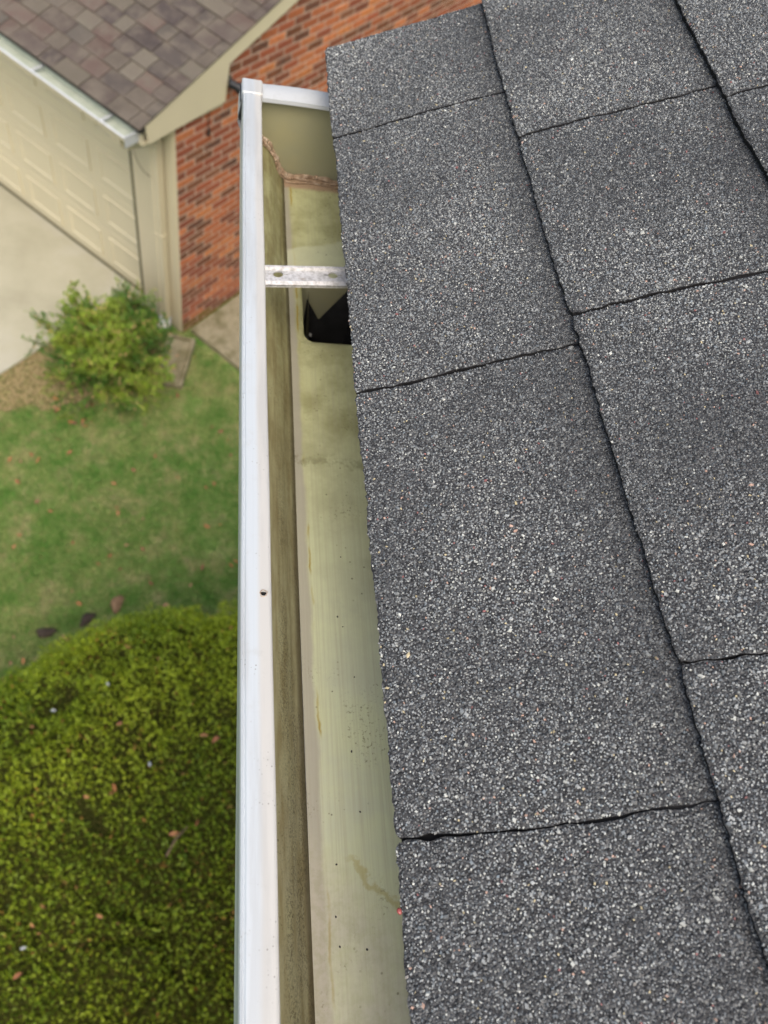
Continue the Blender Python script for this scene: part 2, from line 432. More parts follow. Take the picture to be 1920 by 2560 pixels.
def grain_colors(s, y, k=0):
    n = len(s); u = rng.uniform(0, 1, n)
    dens = 1.5 * fbm(s * 9 + 3, y * 9, 21, 3)
    tab = 1 + .10 * np.sin(np.floor((y - .031 - .093 * k) / .2815) * 2.3 + k * 1.7)
    dens = dens + .9 * np.exp(-((s - .085) / .055) ** 2 - ((y - .17) / .12) ** 2) + .5 * np.exp(-((s - .10) / .04) ** 2 - ((y - .42) / .05) ** 2)
    g = (.066 + .175 * rng.uniform(0, 1, n) ** 1.25) * (1 + .40 * dens) * tab
    hue = rng.normal(0, .035, n); c = np.stack([g * (.96 + hue), g * 1.03, g * (1.03 - hue)], 1)
    m = u < .32; gm = rng.uniform(.20, .36, n); gm = gm * (1 + .34 * dens); c[m] = np.stack([gm * .97, gm * 1.02, gm * .99], 1)[m]
    pale = (.030 + .15 * np.clip(dens + .10, 0, 1)); v = rng.uniform(0, 1, n)
    m = v < pale; gp = rng.uniform(.32, .66, n); c[m] = np.stack([gp * .97, gp, gp * .91], 1)[m]
    m = v > .992; c[m] = np.stack([gp * .9, gp * .60, gp * .46], 1)[m]
    m = (v > .985) & (v <= .992); c[m] = np.stack([gp, gp * .86, gp * .52], 1)[m]
    m = (v > .981) & (v <= .985); c[m] = np.stack([gp * .55, gp * .24, gp * .22], 1)[m]
    f = (k + 1) * EXPO - s                                # darker granule band under the next butt, with step shade painted in
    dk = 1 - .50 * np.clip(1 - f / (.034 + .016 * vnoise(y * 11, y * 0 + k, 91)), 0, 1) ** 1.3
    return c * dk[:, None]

roof = MB()
rs1 = RIDGE
def rp(s, y, n): return tuple(roof_pt(np.array([s]), np.array([y]), np.array([n]))[0])
# deck slab and far side of the ridge
def slab(s0, s1, y0, y1, n0, n1):
    V = [rp(s0, y0, n0), rp(s1, y0, n0), rp(s1, y1, n0), rp(s0, y1, n0), rp(s0, y0, n1), rp(s1, y0, n1), rp(s1, y1, n1), rp(s0, y1, n1)]
    return V, [(0, 3, 2, 1), (4, 5, 6, 7), (0, 1, 5, 4), (1, 2, 6, 5), (2, 3, 7, 6), (3, 0, 4, 7)]
roof.add(*slab(.012, rs1, Y_NEAR, Y_FAR - .008, -.022, -.0032))
roof_o = roof.build("roof", MAT["deck_wood"], house)
SLOT = NM("slot_felt", .95); SLOT.color((.006, .006, .007)); MAT["felt"] = SLOT.m
bk = MB(); bk.add(*slab(.002, rs1, Y_NEAR, Y_FAR - .003, -.0030, -.0006)); bk.build("underlay", MAT["felt"], roof_o)
ncourse = int(RIDGE / EXPO)
for k in range(ncourse):
    Vs = []; Fs = []; Ms = []; Cs = []; base = 0
    js = [Y_FAR] + joints(k) + [Y_NEAR]
    detail = k <= 3
    for i in range(len(js) - 1):
        ya, yb = js[i], js[i + 1]           # ya far, yb near
        if detail and ya > -.5: ds, dy = .0022, .0022
        else: ds, dy = .02, .03
        s0 = k * EXPO; s1 = s0 + EXPO + .02
        ns = int((s1 - s0) / ds) + 1; ny = max(2, int(abs(ya - min(max(yb, -.7), ya)) / dy) + 1) if ds < .01 else max(2, int(abs(ya - yb) / dy) + 1)
        sv = np.linspace(s0, s1, ns)
        far = jpath(k, ya, sv) - jhalf(k, ya, sv) if i > 0 else ya + .0012 * vnoise(sv * 45, sv * 0 + k, 4) + .0007 * vnoise(sv * 380, sv * 0 + k, 14)
        near = jpath(k, yb, sv) + jhalf(k, yb, sv) if i < len(js) - 2 else np.full_like(sv, yb)
        tt = np.linspace(0, 1, ny)
        Yg = far[:, None] * (1 - tt) + near[:, None] * tt
        Sg = np.repeat(sv[:, None], ny, 1)
        # ragged lower edge, eased corners
        rag = .0007 * vnoise(Yg[0] * 420, Yg[0] * 0 + k, 8) + .0006 * vnoise(Yg[0] * 48, Yg[0] * 0 + k, 18) + .0007 * vnoise(Yg[0] * 13, Yg[0] * 0 + k, 28)
        cor = .0014 * (np.exp(-np.abs(Yg[0] - far[0]) / .0022) + np.exp(-np.abs(Yg[0] - near[0]) / .0022)) if ds < .01 else 0
        fall = np.clip(1 - (Sg - s0) / .006, 0, 1)
        Sg = Sg + fall * (rag + cor)[None, :]
        ng = course_n(Sg, Yg, k)
        if detail:
            lift = .0012 * np.clip(vnoise(Yg * 5, Yg * 0 + k, 31), 0, 1) * np.clip(1 - (Sg - s0) / .03, 0, 1)
            ng = ng + lift
        # rounding of rim
        dr = np.minimum(np.minimum(np.abs(Yg - far[:, None]), np.abs(Yg - near[:, None])), Sg - Sg[0][None, :])
        ng = ng - .0007 * np.exp(-dr / .0016)
        P = roof_pt(Sg, Yg, ng); nv = ns * ny
        V = P.reshape(-1, 3)
        ii, jj = np.meshgrid(np.arange(ns - 1), np.arange(ny - 1), indexing='ij')
        a = ii * ny + jj
        F = np.stack([a, a + ny, a + ny + 1, a + 1], -1).reshape(-1, 4)[:, ::-1]
        Vs.append(V); Fs.append(F + base); Ms.append(np.zeros(len(F), int)); Cs.append(np.full((nv, 3), .05)); base += nv
        # skirt
        rim = np.concatenate([np.arange(ns - 1, 0, -1) * ny, np.arange(ny), np.arange(1, ns) * ny + ny - 1])
        dep = .0062 if k == 0 else TH + .0008
        ex = -N * dep
        low = V[rim] + ex + rng.normal(0, .00022, (len(rim), 3))
        r = len(rim); b2 = base; Vs.append(np.vstack([V[rim], low])); base += 2 * r
        q = np.arange(r - 1); Fk = np.stack([q, q + 1, q + 1 + r, q + r], 1)
        Fs.append(Fk + b2); Ms.append(np.ones(len(Fk), int)); Cs.append(np.full((2 * r, 3), .02))
        # mineral chips bedded in the surface
        if ds < .01:
            for (ylo, yhi, step) in ((-.10, .73, .00145), (-.5, -.10, .0032)):
                y0c, y1c = max(yb, ylo), min(ya, yhi)
                smax = s0 + EXPO + .004 
                if k == 3: step = .0032
                if y1c <= y0c: continue
                gs = np.arange(s0 + .0006, smax, step); gy = np.arange(y0c, y1c, step)
                A, B = np.meshgrid(gs, gy, indexing='ij'); A = A.ravel(); B = B.ravel()
                A = A + rng.uniform(-.55, .55, len(A)) * step; B = B + rng.uniform(-.55, .55, len(B)) * step
                fb = np.interp(A, sv, far); nb = np.interp(A, sv, near)
                rg = np.interp(-B, -Yg[0], Sg[0])
                ok = (B < fb - .0003) & (B > nb + .0003) & (A > rg + .0005 + .0008 * vnoise(B * 300, B * 0 + k, 55)) & (rng.uniform(0, 1, len(A)) > .06)
                A = A[ok]; B = B[ok]
                rad = rng.uniform(.00042, .00088, len(A)) * (1 + .75 * (rng.uniform(0, 1, len(A)) > .965)) * (step / .00145) ** .5
                drr = np.minimum(np.minimum(np.interp(A, sv, far) - B, B - np.interp(A, sv, near)), A - np.interp(-B, -Yg[0], Sg[0]))
                nn = course_n(A, B, k) - .0007 * np.exp(-drr / .0016)
                nn = nn + .0012 * np.clip(vnoise(B * 5, B * 0 + k, 31), 0, 1) * np.clip(1 - (A - s0) / .03, 0, 1)
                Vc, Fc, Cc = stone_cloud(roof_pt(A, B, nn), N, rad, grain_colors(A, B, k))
                Vs.append(Vc); Fs.append(Fc + base); Ms.append(np.full(len(Fc), 2)); Cs.append(Cc); base += len(Vc)
    o = mesh("shingle_course", np.vstack(Vs), np.vstack(Fs), [MAT["shingle_base"], MAT["asphalt_edge"], MAT["granule"]], roof_o,
             np.concatenate(Ms), np.vstack(Cs))
# far slope of the near roof, walls, fascia, soffit
rt = E0 + RIDGE * U
b = MB()
dz = 3.6
V = [(rt[0] - .01, Y_NEAR, rt[2]), (rt[0] - .01, Y_FAR, rt[2]), (rt[0] + dz * 1.0, Y_FAR, rt[2] - dz * .5), (rt[0] + dz, Y_NEAR, rt[2] - dz * .5)]
V = np.array(V) - HL; V2 = V - np.array([0, 0, .03])
b.add(np.vstack([V, V2]), [(0, 1, 2, 3), (7, 6, 5, 4), (0, 4, 5, 1), (1, 5, 6, 2), (2, 6, 7, 3), (3, 7, 4, 0)])
b.build("rear_roof_slope", MAT["shingle_base"], house)
b = MB(); b.box((.1450 - .6, Y_NEAR + 1.2, GZ - .16), (.168 - .6, .69 + 1.2, GZ + .006), bev=.002); b.build("fascia", MAT["white_paint"], house)
b = MB(); b.box((.168 - .6, Y_NEAR + 1.2, GZ - .16), (.62 - .6, .69 + 1.2, GZ - .145)); b.build("soffit", MAT["white_paint"], house)

# ------------------------------------------------------------------ bricks
PAL = [srgb(172, 102, 66), srgb(182, 114, 74), srgb(148, 82, 58), srgb(130, 72, 54), srgb(116, 70, 54), srgb(100, 66, 48), srgb(116, 80, 60), srgb(190, 122, 74), srgb(88, 64, 54), srgb(152, 88, 58)]
PW = np.array([.17, .14, .14, .11, .12, .09, .07, .07, .03, .06]); PW = PW / PW.sum()
def brick_wall(name, parent, length, zfun, face=1, z0=-.25, rev=0.0, label=None, mossy=False):
    """wall in local plane x=0 facing +x, running along +y; bricks stand 4 mm proud of the mortar"""
    Vb = []; Cb = []; ch = .0725; bl = .218; j = .0150
    zmax = max(zfun(y) for y in np.linspace(0, length, 50))
    r = 0; z = z0
    while z < zmax:
        y = -bl / 2 * (r % 2) - rng.uniform(0, .004)
        while y < length:
            ya, yb = max(y, 0), min(y + bl - j, length); ym = (ya + yb) / 2; zt = min(z + ch - j, zfun(ya), zfun(yb))
            if yb - ya > .02 and zt > z + .01:
                p = .004 + rng.uniform(-.0012, .0015)
                c = np.array(PAL[rng.choice(len(PAL), p=PW)]) * rng.uniform(.98, 1.36)
                if mossy and z < .10 and rng.uniform() < .75 - z * 2: c = np.array(srgb(120, 104, 34)) * rng.uniform(.7, 1.1)
                x1 = p; x0 = -.02; e = .003
                Vb.append([(x0, ya, z), (x0, yb, z), (x0, yb, zt), (x0, ya, zt), (x1 - e, ya, z), (x1 - e, yb, z), (x1 - e, yb, zt), (x1 - e, ya, zt),
                           (x1, ya + e, z + e), (x1, yb - e, z + e), (x1, yb - e, zt - e), (x1, ya + e, zt - e)]); Cb.append(c)
            y += bl
        z += ch; r += 1
    Vb = np.array(Vb); n = len(Vb)
    F = np.array([(8, 9, 10, 11), (4, 5, 9, 8), (5, 6, 10, 9), (6, 7, 11, 10), (7, 4, 8, 11), (0, 1, 5, 4), (1, 2, 6, 5), (2, 3, 7, 6), (3, 0, 4, 7)])
    Fa = (np.arange(n)[:, None, None] * 12 + F[None]).reshape(-1, 4)
    V = Vb.reshape(-1, 3); C = np.repeat(np.array(Cb), 12, 0)
    # mortar body
    ys = np.linspace(0, length, 41); mv = []
    for yy in ys:
        zt = zfun(yy); mv += [(0, yy, z0), (0, yy, zt), (-.2, yy, z0), (-.2, yy, zt)]
    mf = []
    for i in range(40):
        q = i * 4; mf += [(q, q + 4, q + 5, q + 1), (q + 2, q + 3, q + 7, q + 6), (q + 1, q + 5, q + 7, q + 3)]
    mf += [(0, 1, 3, 2), (160, 162, 163, 161)]
    mf = np.array(mf) + len(V)
    return mesh(name, np.vstack([V, np.array(mv)]), np.vstack([Fa, mf]), [MAT["brick"], MAT["mortar"]], parent,
                np.concatenate([np.zeros(len(Fa), int), np.ones(len(mf), int)]), np.vstack([C, np.full((len(mv), 3), .3)]))
# near house wall (below the eave, faces -x)
wl = brick_wall("wall", house, 3.7, lambda y: GZ - .16)
wl.rotation_euler = (0, 0, math.pi); wl.location = (0.0, 1.62, 0)
b = MB()
V = [(0, 1.62), (3.6, 1.62), (6.9, 1.62)]
P = [(.012, 1.42, 0), (6.8, 1.42, 0), (6.8, 1.42, GZ - .2), (rt[0] - .6, 1.42, rt[2] - .06), (.012, 1.42, GZ - .16)]
Pb = [(p[0], -1.9, p[2]) for p in P]
b.add(P + Pb, [(4, 3, 2, 1, 0), (5, 6, 7, 8, 9), (0, 1, 6, 5), (1, 2, 7, 6), (2, 3, 8, 7), (3, 4, 9, 8)])
b.build("gable_wall", MAT["mortar"], house)

# ------------------------------------------------------------------ the rain gutter
gut = empty("rain_gutter", (0, 0, GZ), "white aluminium rain gutter with green stained trough along the near roof edge", "gutter")
YE, YN = .690, -3.1
prof = [(.0180, -.010), (.0168, -.030), (.0205, -.040), (.0300, -.047), (.0420, -.0555), (.0500, -.066), (.0545, -.078), (.0590, -.0855), (.0630, -.0900)]
def ext_profile(mbld, prof, ys, m, wob=0.0):
    V = []; n = len(prof)
    for y in ys:
        for (x, z) in prof: V.append((x + wob * math.sin(y * 9 + z * 30), y, z + wob * .6 * math.sin(y * 13 + x * 50)))
    F = [(i * n + j, i * n + j + 1, (i + 1) * n + j + 1, (i + 1) * n + j) for i in range(len(ys) - 1) for j in range(n - 1)]
    mbld.add(V, F, m)
ys = list(np.linspace(YE, -.3, 60)) + list(np.linspace(-.4, YN, 12))
b = MB()
ext_profile(b, prof, ys, 0, .0005)
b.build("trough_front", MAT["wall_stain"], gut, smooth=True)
b = MB(); ext_profile(b, [(x - .0012, z - .0006) for x, z in prof] + [(.066, -.0935)], ys, 0, .0005)
SKINB = b
hole_o = [(x, y) for x, y in ((.0750, .4625), (.1350, .4625), (.1350, .5410), (.0750, .5410))]
b.plate([[(.066, YN), (.1449, YN), (.1449, YE), (.066, YE)], hole_o], lambda x, y: (x, y, -.0935), .0005)
b.box((.1446, YN, -.0935), (.1449, YE, 0))
b.build("trough_outer_skin", MAT["white_paint"], gut, smooth=True)
# floor with the outlet hole
def rrect(x0, x1, y0, y1, r, n=6):
    P = []
    for cx, cy, a0 in ((x1 - r, y1 - r, 0), (x0 + r, y1 - r, 90), (x0 + r, y0 + r, 180), (x1 - r, y0 + r, 270)):
        for i in range(n + 1):
            a = R_(a0 + 90 * i / n); P.append((cx + r * math.cos(a), cy + r * math.sin(a)))
    return P
HX0, HX1, HY0, HY1 = .0760, .1340, .4635, .5400
hole = rrect(HX0, HX1, HY0, HY1, .010)
def flr(x, y):                                     # slight dish and a rolled rim at the outlet
    dx = max(HX0 - x, 0, x - HX1); dy = max(HY0 - y, 0, y - HY1); d = math.hypot(dx, dy)
    return (x, y, -.0900 - .0022 * math.exp(-d / .003))
b = MB()
rings = [rrect(HX0 - g_, HX1 + g_, HY0 - g_, HY1 + g_, .010 + g_) for g_ in (.0085, .005, .003, .0015, 0)]
outer = [(.0628, YN), (.1435, YN), (.1435, YE), (.0628, YE)]
b.plate([outer, rings[0]], flr, .0008)
for i in range(4):
    n = len(hole); V = [flr(*p) for p in rings[i]] + [flr(*p) for p in rings[i + 1]]
    b.add(V, [(k, (k + 1) % n, n + (k + 1) % n, n + k) for k in range(n)])
b.build("trough_floor", MAT["floor_stain"], gut, smooth=False)
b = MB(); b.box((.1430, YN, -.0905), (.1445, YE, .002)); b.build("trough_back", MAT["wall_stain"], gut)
# lip with a hem and one real screw hole
def lipz(x):
    xs = [.0160, .0168, .0178, .0186, .0196, .024, .0270, .0330, .0340, .0346, .0362]
    zs = [-.0026, -.0006, 0, -.0005, .0003, .0006, .0004, -.0005, -.0010, -.0018, -.004]
    return float(np.interp(x, xs, zs))
def wid(y): return .00075 * max(0, (.69 - y)) * 4.2
b = MB(); hc = (.0301, .1769)
cols = [.0162, .0168, .0178, .0186, .0196, .0215, .0240]
cols2 = [.0240, .0270, .0295, .0315, .0330, .0340, .0346]
def sc(x, y): return x + (x - .0162) / .0184 * (wid(y) - .0012)
def lipgrid(cs, yy):
    V = [(sc(x, y) + .00015 * math.sin(y * 31), y, lipz(x) + .0002 * math.sin(y * 17 + 1)) for y in yy for x in cs]; n = len(cs)
    b.add(V, [(i * n + j, (i + 1) * n + j, (i + 1) * n + j + 1, i * n + j + 1) for i in range(len(yy) - 1) for j in range(n - 1)])
lipgrid(cols, ys)
f1 = list(np.linspace(YE, hc[1] + .006, 40)); f2 = list(np.linspace(hc[1] - .006, -.3, 40)) + list(np.linspace(-.4, YN, 10))
lipgrid([.0240, .0255, .0270], ys); lipgrid([.0330, .0335, .0340, .0346], ys); cols2 = [.0270, .0330]; lipgrid(cols2, f1); lipgrid(cols2, f2)
hl = [(hc[0] + (.00175 + .0004 * math.sin(3 * t)) * math.cos(t), hc[1] + (.00165 + .0003 * math.cos(2 * t)) * math.sin(t)) for t in np.linspace(0, 2 * math.pi, 17)[:-1]]
y0, y1 = hc[1] - .006, hc[1] + .006
oc = [(sc(.0270, y0), y0), (sc(.0330, y0), y0), (sc(.0330, y1), y1), (sc(.0270, y1), y1)]
b.plate([oc, hl], lambda x, y: (x + .00015 * math.sin(y * 31), y, float(np.interp(.0162 + (x - .0162) * .0184 / (.0184 + wid(y) - .0012), [.0270, .0330], [.0004, -.0005])) + .0002 * math.sin(y * 17 + 1)), .0010)
# inner hem turned down, outer edge turned down
for yy in (ys,):
    V = []; 
    for y in yy: xi = sc(.0346, y); V += [(xi + .00015 * math.sin(y * 31), y, -.0018 + .0002 * math.sin(y * 17 + 1)), (xi + .0003, y, -.0050), (xi - .0008, y, -.0105), (xi - .002, y, -.0105)]
    b.add(V, [(i * 4 + j, i * 4 + j + 1, i * 4 + j + 5, i * 4 + j + 4) for i in range(len(yy) - 1) for j in range(3)])
    V = []
    for y in yy: V += [(.0162 + .00015 * math.sin(y * 31), y, -.0022 + .0002 * math.sin(y * 17 + 1)), (.0158, y, -.010), (.0158, y, -.0312)]
    b.add(V, [(i * 3 + j + 1, i * 3 + j, i * 3 + j + 3, i * 3 + j + 4) for i in range(len(yy) - 1) for j in range(2)])
lip_o = b.build("front_lip", MAT["lip"], gut, smooth=False)
b = MB()
bur = [(hc[0] + (.0021 + .0004 * math.sin(5 * t)) * math.cos(t), hc[1] + (.0021 + .0003 * math.cos(3 * t)) * math.sin(t), .0002 + .0003 * max(0, math.cos(t))) for t in np.linspace(0, 2 * math.pi, 24)]
b.tube(bur, .00022, 6); bo = b.build("screw_hole_burr", MAT["sealant"], lip_o)
b = MB(); b.tube([(hc[0], hc[1], -.0012), (hc[0], hc[1], -.010)], .0022, 14); b.build("screw_hole", MAT["felt"], lip_o)
# end cap: panel, folded flange, sealant
b = MB()
cap = [(.0170, -.004)] + prof[1:] + [(.1435, -.0900), (.1435, -.003)]
b.plate([[(x, z) for x, z in cap]], lambda x, z: (x, YE + .0004 * math.sin(x * 60), z), .0012, nrm=(0, 1, 0))
cap_o = b.build("end_cap", MAT["cap"], gut)
b = MB(); V = []
xs_ = np.linspace(.0345, .1440, 26)
for x in xs_:
    t = (x - .0345) / .11; bow = .004 * math.sin(math.pi * t) - .004 * t
    V += [(x, YE - .0105 + bow * .6, -.0072), (x, YE - .0100 + bow * .6, -.0036), (x, YE - .004 + bow, -.0012), (x, YE + .0065 + bow, -.0006), (x, YE + .0095 + bow, -.0018), (x, YE + .0098 + bow, -.008)]
b.add(V, [(i * 6 + j, (i + 1) * 6 + j, (i + 1) * 6 + j + 1, i * 6 + j + 1) for i in range(25) for j in range(5)])
b.build("cap_flange", MAT["dull_white"], cap_o, smooth=True)
b = MB(); b.box((.0156, YE - .012, -.0110), (.0347, YE + .0100, .0014), bev=.0012); b.build("lip_end_fold", MAT["lip"], cap_o)
b = MB()   # torn strip of the cap peeling away outside the lip
V = []
for i, (x, z) in enumerate(((.0158, -.0015), (.0145, -.008), (.0132, -.016), (.0130, -.022), (.0155, -.027))):
    V += [(x, YE + .008, z), (x - .0002 * i, YE - .018 - .002 * i, z)]
b.add(V + [(v[0] + .0007, v[1], v[2]) for v in V], [(i * 2, i * 2 + 1, i * 2 + 3, i * 2 + 2) for i in range(4)] + [(10 + i * 2, 10 + i * 2 + 2, 10 + i * 2 + 3, 10 + i * 2 + 1) for i in range(4)])
b.build("peeling_edge", MAT["white_paint"], cap_o)
b = MB(); b.box((.0140, YE - .017, -.024), (.0157, YE + .006, -.004)); b.build("peeling_shadow_gap", MAT["black_metal"], cap_o)
b = MB()
path = [(.0195, -.032), (.0300, -.0445), (.0420, -.0530), (.0500, -.063), (.0540, -.075), (.0590, -.0825), (.0650, -.0875), (.075, -.0885), (.09, -.0885), (.11, -.0885), (.14, -.0885)]
pp = []; 
for i in range(len(path) - 1):
    for t in np.linspace(0, 1, 7)[:-1]: pp.append((path[i][0] * (1 - t) + path[i + 1][0] * t, path[i][1] * (1 - t) + path[i + 1][1] * t))
def bead(dy, r0, seed, dx=0):
    P = [(x + dx + rng.normal(0, .0003), YE - dy + .0016 * math.sin(x * 130 + seed * 2) + rng.normal(0, .0005), z + rng.normal(0, .0003)) for x, z in pp]
    q_ = rng.uniform(.35, 1.5, len(P) + 3); b.tube(P, [r0 * float(q_[i:i + 3].mean()) for i in range(len(P))], 8)
bead(.0015, .0025, 1); bead(.0070, .0014, 2, .0003); bead(.0115, .0007, 4, -.0004)
b.build("sealant_bead", MAT["sealant"], cap_o, smooth=True)
# hidden hanger strap with two key-hole slots
def keyhole(cx, cy, r=.0041, L=.0078, s_=.00045):
    P = []; a0 = math.asin(s_ / r)
    for t in np.linspace(a0, math.pi - a0, 9): P.append((cx + r * math.cos(t), cy + r * .82 * math.sin(t)))
    P += [(cx - L, cy + s_), (cx - L, cy - s_)]
    for t in np.linspace(math.pi + a0, 2 * math.pi - a0, 9): P.append((cx + r * math.cos(t), cy + r * .82 * math.sin(t)))
    P += [(cx + L, cy - s_), (cx + L, cy + s_)]
    return P
b = MB(); hy0, hy1 = .4400, .4590; hz = -.0045
def hmap(x, y):
    t = (y - hy0) / (hy1 - hy0); return (x, y, hz + .0012 * (abs(t - .56) > .40) - .0004)
b.plate([[(.0335, hy0 + .0045), (.1440, hy0 + .0045), (.1440, hy1 - .0028), (.0335, hy1 - .0028)], keyhole(.0448, .4515), keyhole(.0892, .4515)],
        lambda x, y: (x, y + (x - .034) * .105, hz), .0014)
for (ya, yb, za, zb) in ((hy0, hy0 + .0032, 0, .0012), (hy0 + .0032, hy0 + .0045, .0012, 0), (hy1 - .0028, hy1 - .0018, 0, .0020), (hy1 - .0018, hy1, .0020, .0022)):
    V = [(x, y + (x - .034) * .105, hz + z) for x in (.0335, .1440) for y, z in ((ya, za), (yb, zb))]
    V += [(v[0], v[1], v[2] - .0013) for v in V]
    b.add(V, [(0, 2, 3, 1), (4, 5, 7, 6), (0, 1, 5, 4), (2, 6, 7, 3), (0, 4, 6, 2), (1, 3, 7, 5)])
for yb in (hy0, hy1 - .0010):
    V = [(x, yb + dy_ + (x - .034) * .105, hz + z) for x in (.0335, .1440) for dy_, z in ((0, -.0028), (.0012, -.0028), (.0012, -.0004), (0, -.0004))]
    b.add(V, [(0, 1, 2, 3), (7, 6, 5, 4), (0, 4, 5, 1), (1, 5, 6, 2), (2, 6, 7, 3), (3, 7, 4, 0)])
b.build("hanger_strap", MAT["hanger"], gut)
# outlet sleeve and the black down-pipe adapter seen through the hole
def tube_rect(mbld, x0, x1, y0, y1, z0, z1, r, m=0, zt=None):
    P = rrect(x0, x1, y0, y1, r); n = len(P)
    V = [(x, y, (zt(x, y) if zt else z1)) for x, y in P] + [(x, y, z0) for x, y in P]
    mbld.add(V, [(k, (k + 1) % n, n + (k + 1) % n, n + k) for k in range(n)], m)
b = MB(); tube_rect(b, HX0, HX1, HY0, HY1, -.165, -.0920, .010); slv = b.build("outlet_sleeve", MAT["cap"], gut, smooth=True)
b = MB(); tube_rect(b, HX0 - .003, HX1 + .003, HY0 - .003, HY1 + .003, -.235, -.0940, .010); b.build("downspout_stub", MAT["white_paint"], slv, smooth=True)
def notch(x, y):
    if y > HY1 - .012:
        t = abs(x - .0985) / .024; return -.138 + min(1, t) * .044
    if y < HY0 + .006: return -.108
    return -.100
P = []
b = MB(); xs2 = np.linspace(HX0 + .0075, HX1 - .003, 30)
V = []; x0_, x1_, y0_, y1_ = HX0 + .0075, HX1 - .003, HY0 + .003, HY1 - .004
for x in xs2:
    V += [(x, y1_, notch(x, y1_)), (x, y1_ - .004, -.20)]
b.add(V, [(i * 2, i * 2 + 1, i * 2 + 3, i * 2 + 2) for i in range(29)])
V = [];
for y in np.linspace(y1_, y0_, 8): V += [(x0_ + .0005, y, -.100 - .022 * (y1_ - y) / .07), (x0_ + .004, y, -.20)]
b.add(V, [(i * 2, i * 2 + 1, i * 2 + 3, i * 2 + 2) for i in range(7)])
V = [];
for y in np.linspace(y1_, y0_, 8): V += [(x1_ - .0005, y, -.100 - .022 * (y1_ - y) / .07), (x1_ - .004, y, -.20)]
b.add(V, [(i * 2, i * 2 + 1, i * 2 + 3, i * 2 + 2) for i in range(7)])
b.box((x0_, y0_ - .001, -.20), (x1_, y0_ + .001, -.112))
b.tube([(x0_ + .003, y0_ + .012, -.128), (.105, y0_ + .010, -.132), (x1_ - .001, y0_ + .004, -.140)], .006, 12)
b.box((HX0 - .0015, HY0 - .0015, -.203), (HX1 + .0015, HY1 + .0015, -.200))
b.build("downspout_adapter", MAT["black_plastic"], gut, smooth=False)
b = MB(); b.tube([(.0925, y1_ - .001, -.158), (.0930, y1_ - .0045, -.159)], [.0016, .0009], 8); b.build("adapter_screw", MAT["hanger"], gut)

# grit lying in the trough
def chip(name, loc, r, c, label, cat, group):
    n = 7; V = []; 
    for lat in (-.6, .1, .7):
        for k in range(n):
            a = 6.283 * k / n; rr = r * math.cos(lat) * rng.uniform(.75, 1.2); V.append((rr * math.cos(a) * 1.3, rr * math.sin(a), r * .55 * math.sin(lat)))
    V.append((0, 0, r * .6)); F = [(j * n + k, j * n + (k + 1) % n, (j + 1) * n + (k + 1) % n, (j + 1) * n + k) for j in (0, 1) for k in range(n)]
    F += [(2 * n + k, 2 * n + (k + 1) % n, 3 * n) for k in range(n)]
    o = mesh(name, V, F, MAT["granule"], None, None, np.tile(c, (len(V), 1)), True, loc)
    o.rotation_euler = (0, 0, rng.uniform(0, 6)); tag(o, label, cat, group); return o
for (x, y, r) in ((.0905, .1960, .0007), (.0940, .1880, .0005), (.0945, .0985, .0007), (.1000, .1500, .0005), (.0800, .0300, .0006), (.0960, .2450, .0005), (.0975, .0600, .0006), (.0795, -.0150, .0006), (.0960, -.0180, .0007), (.0780, .0010, .0006)):
    chip("grit_grain", (x, y, GZ - .0900 + r * .2), r, (.012, .011, .010), "tiny black grain of shingle grit lying on the gutter floor", "grit", "black grit on the gutter floor")
chip("grit_grain", (.0903, .0003, H - .3905), .0013, (.30, .06, .05), "small red granule standing at the lower edge of the near shingles", "grit", None)

# ------------------------------------------------------------------ garage wing (local frame: x right along the front, y into the building)
CX, CY = -.3843, 5.6074
gar = empty("garage", (CX, CY, 0), "beige attached garage wing with brown mottled shingles and an orange brick gable wall", "garage", R_(-42))
RY = -.395; RZ = 2.512; SL = .325; RDG = 4.6                       # shingle eave line, slope, ridge position
def gz(y): return RZ + SL * (y - RY) if y < RDG else RZ + SL * (2 * RDG - RY - y)
gw = brick_wall("gable_wall", gar, 9.2, lambda y: gz(y) - .10, mossy=True); gw.location = (0, .012, 0)
# front wall pieces
DX0, DX1 = -5.42, -.535                                           # door opening
b = MB(); b.box((-.53, 0, 0), (-.285, .10, 2.36), bev=.004); b.box((-.281, .003, 0), (-.245, .10, 2.36), bev=.003)
b.box((-.115, .004, 0), (-.004, .20, 2.36), bev=.006); b.box((-.245, .006, 0), (-.115, .10, 2.36))
b.box((-.060, -.004, 0), (-.030, .004, 2.36)); b.build("corner_trim", MAT["beige_aluminium"], gar)
b = MB(); b.box((-6.0, 0, 2.12), (-.53, .10, 2.36), bev=.004); b.box((-6.0, 0, 0), (DX0 - .005, .10, 2.12), bev=.004); b.build("door_surround", MAT["beige_aluminium"], gar)
b = MB(); b.box((-.585, .020, .02), (-.5305, .108, 2.12)); b.build("weather_strip", MAT["dark_strip"], gar)
b = MB(); b.box((DX0, .085, .018), (-.556, .13, .040)); b.build("door_bottom_seal", MAT["dark_strip"], gar)
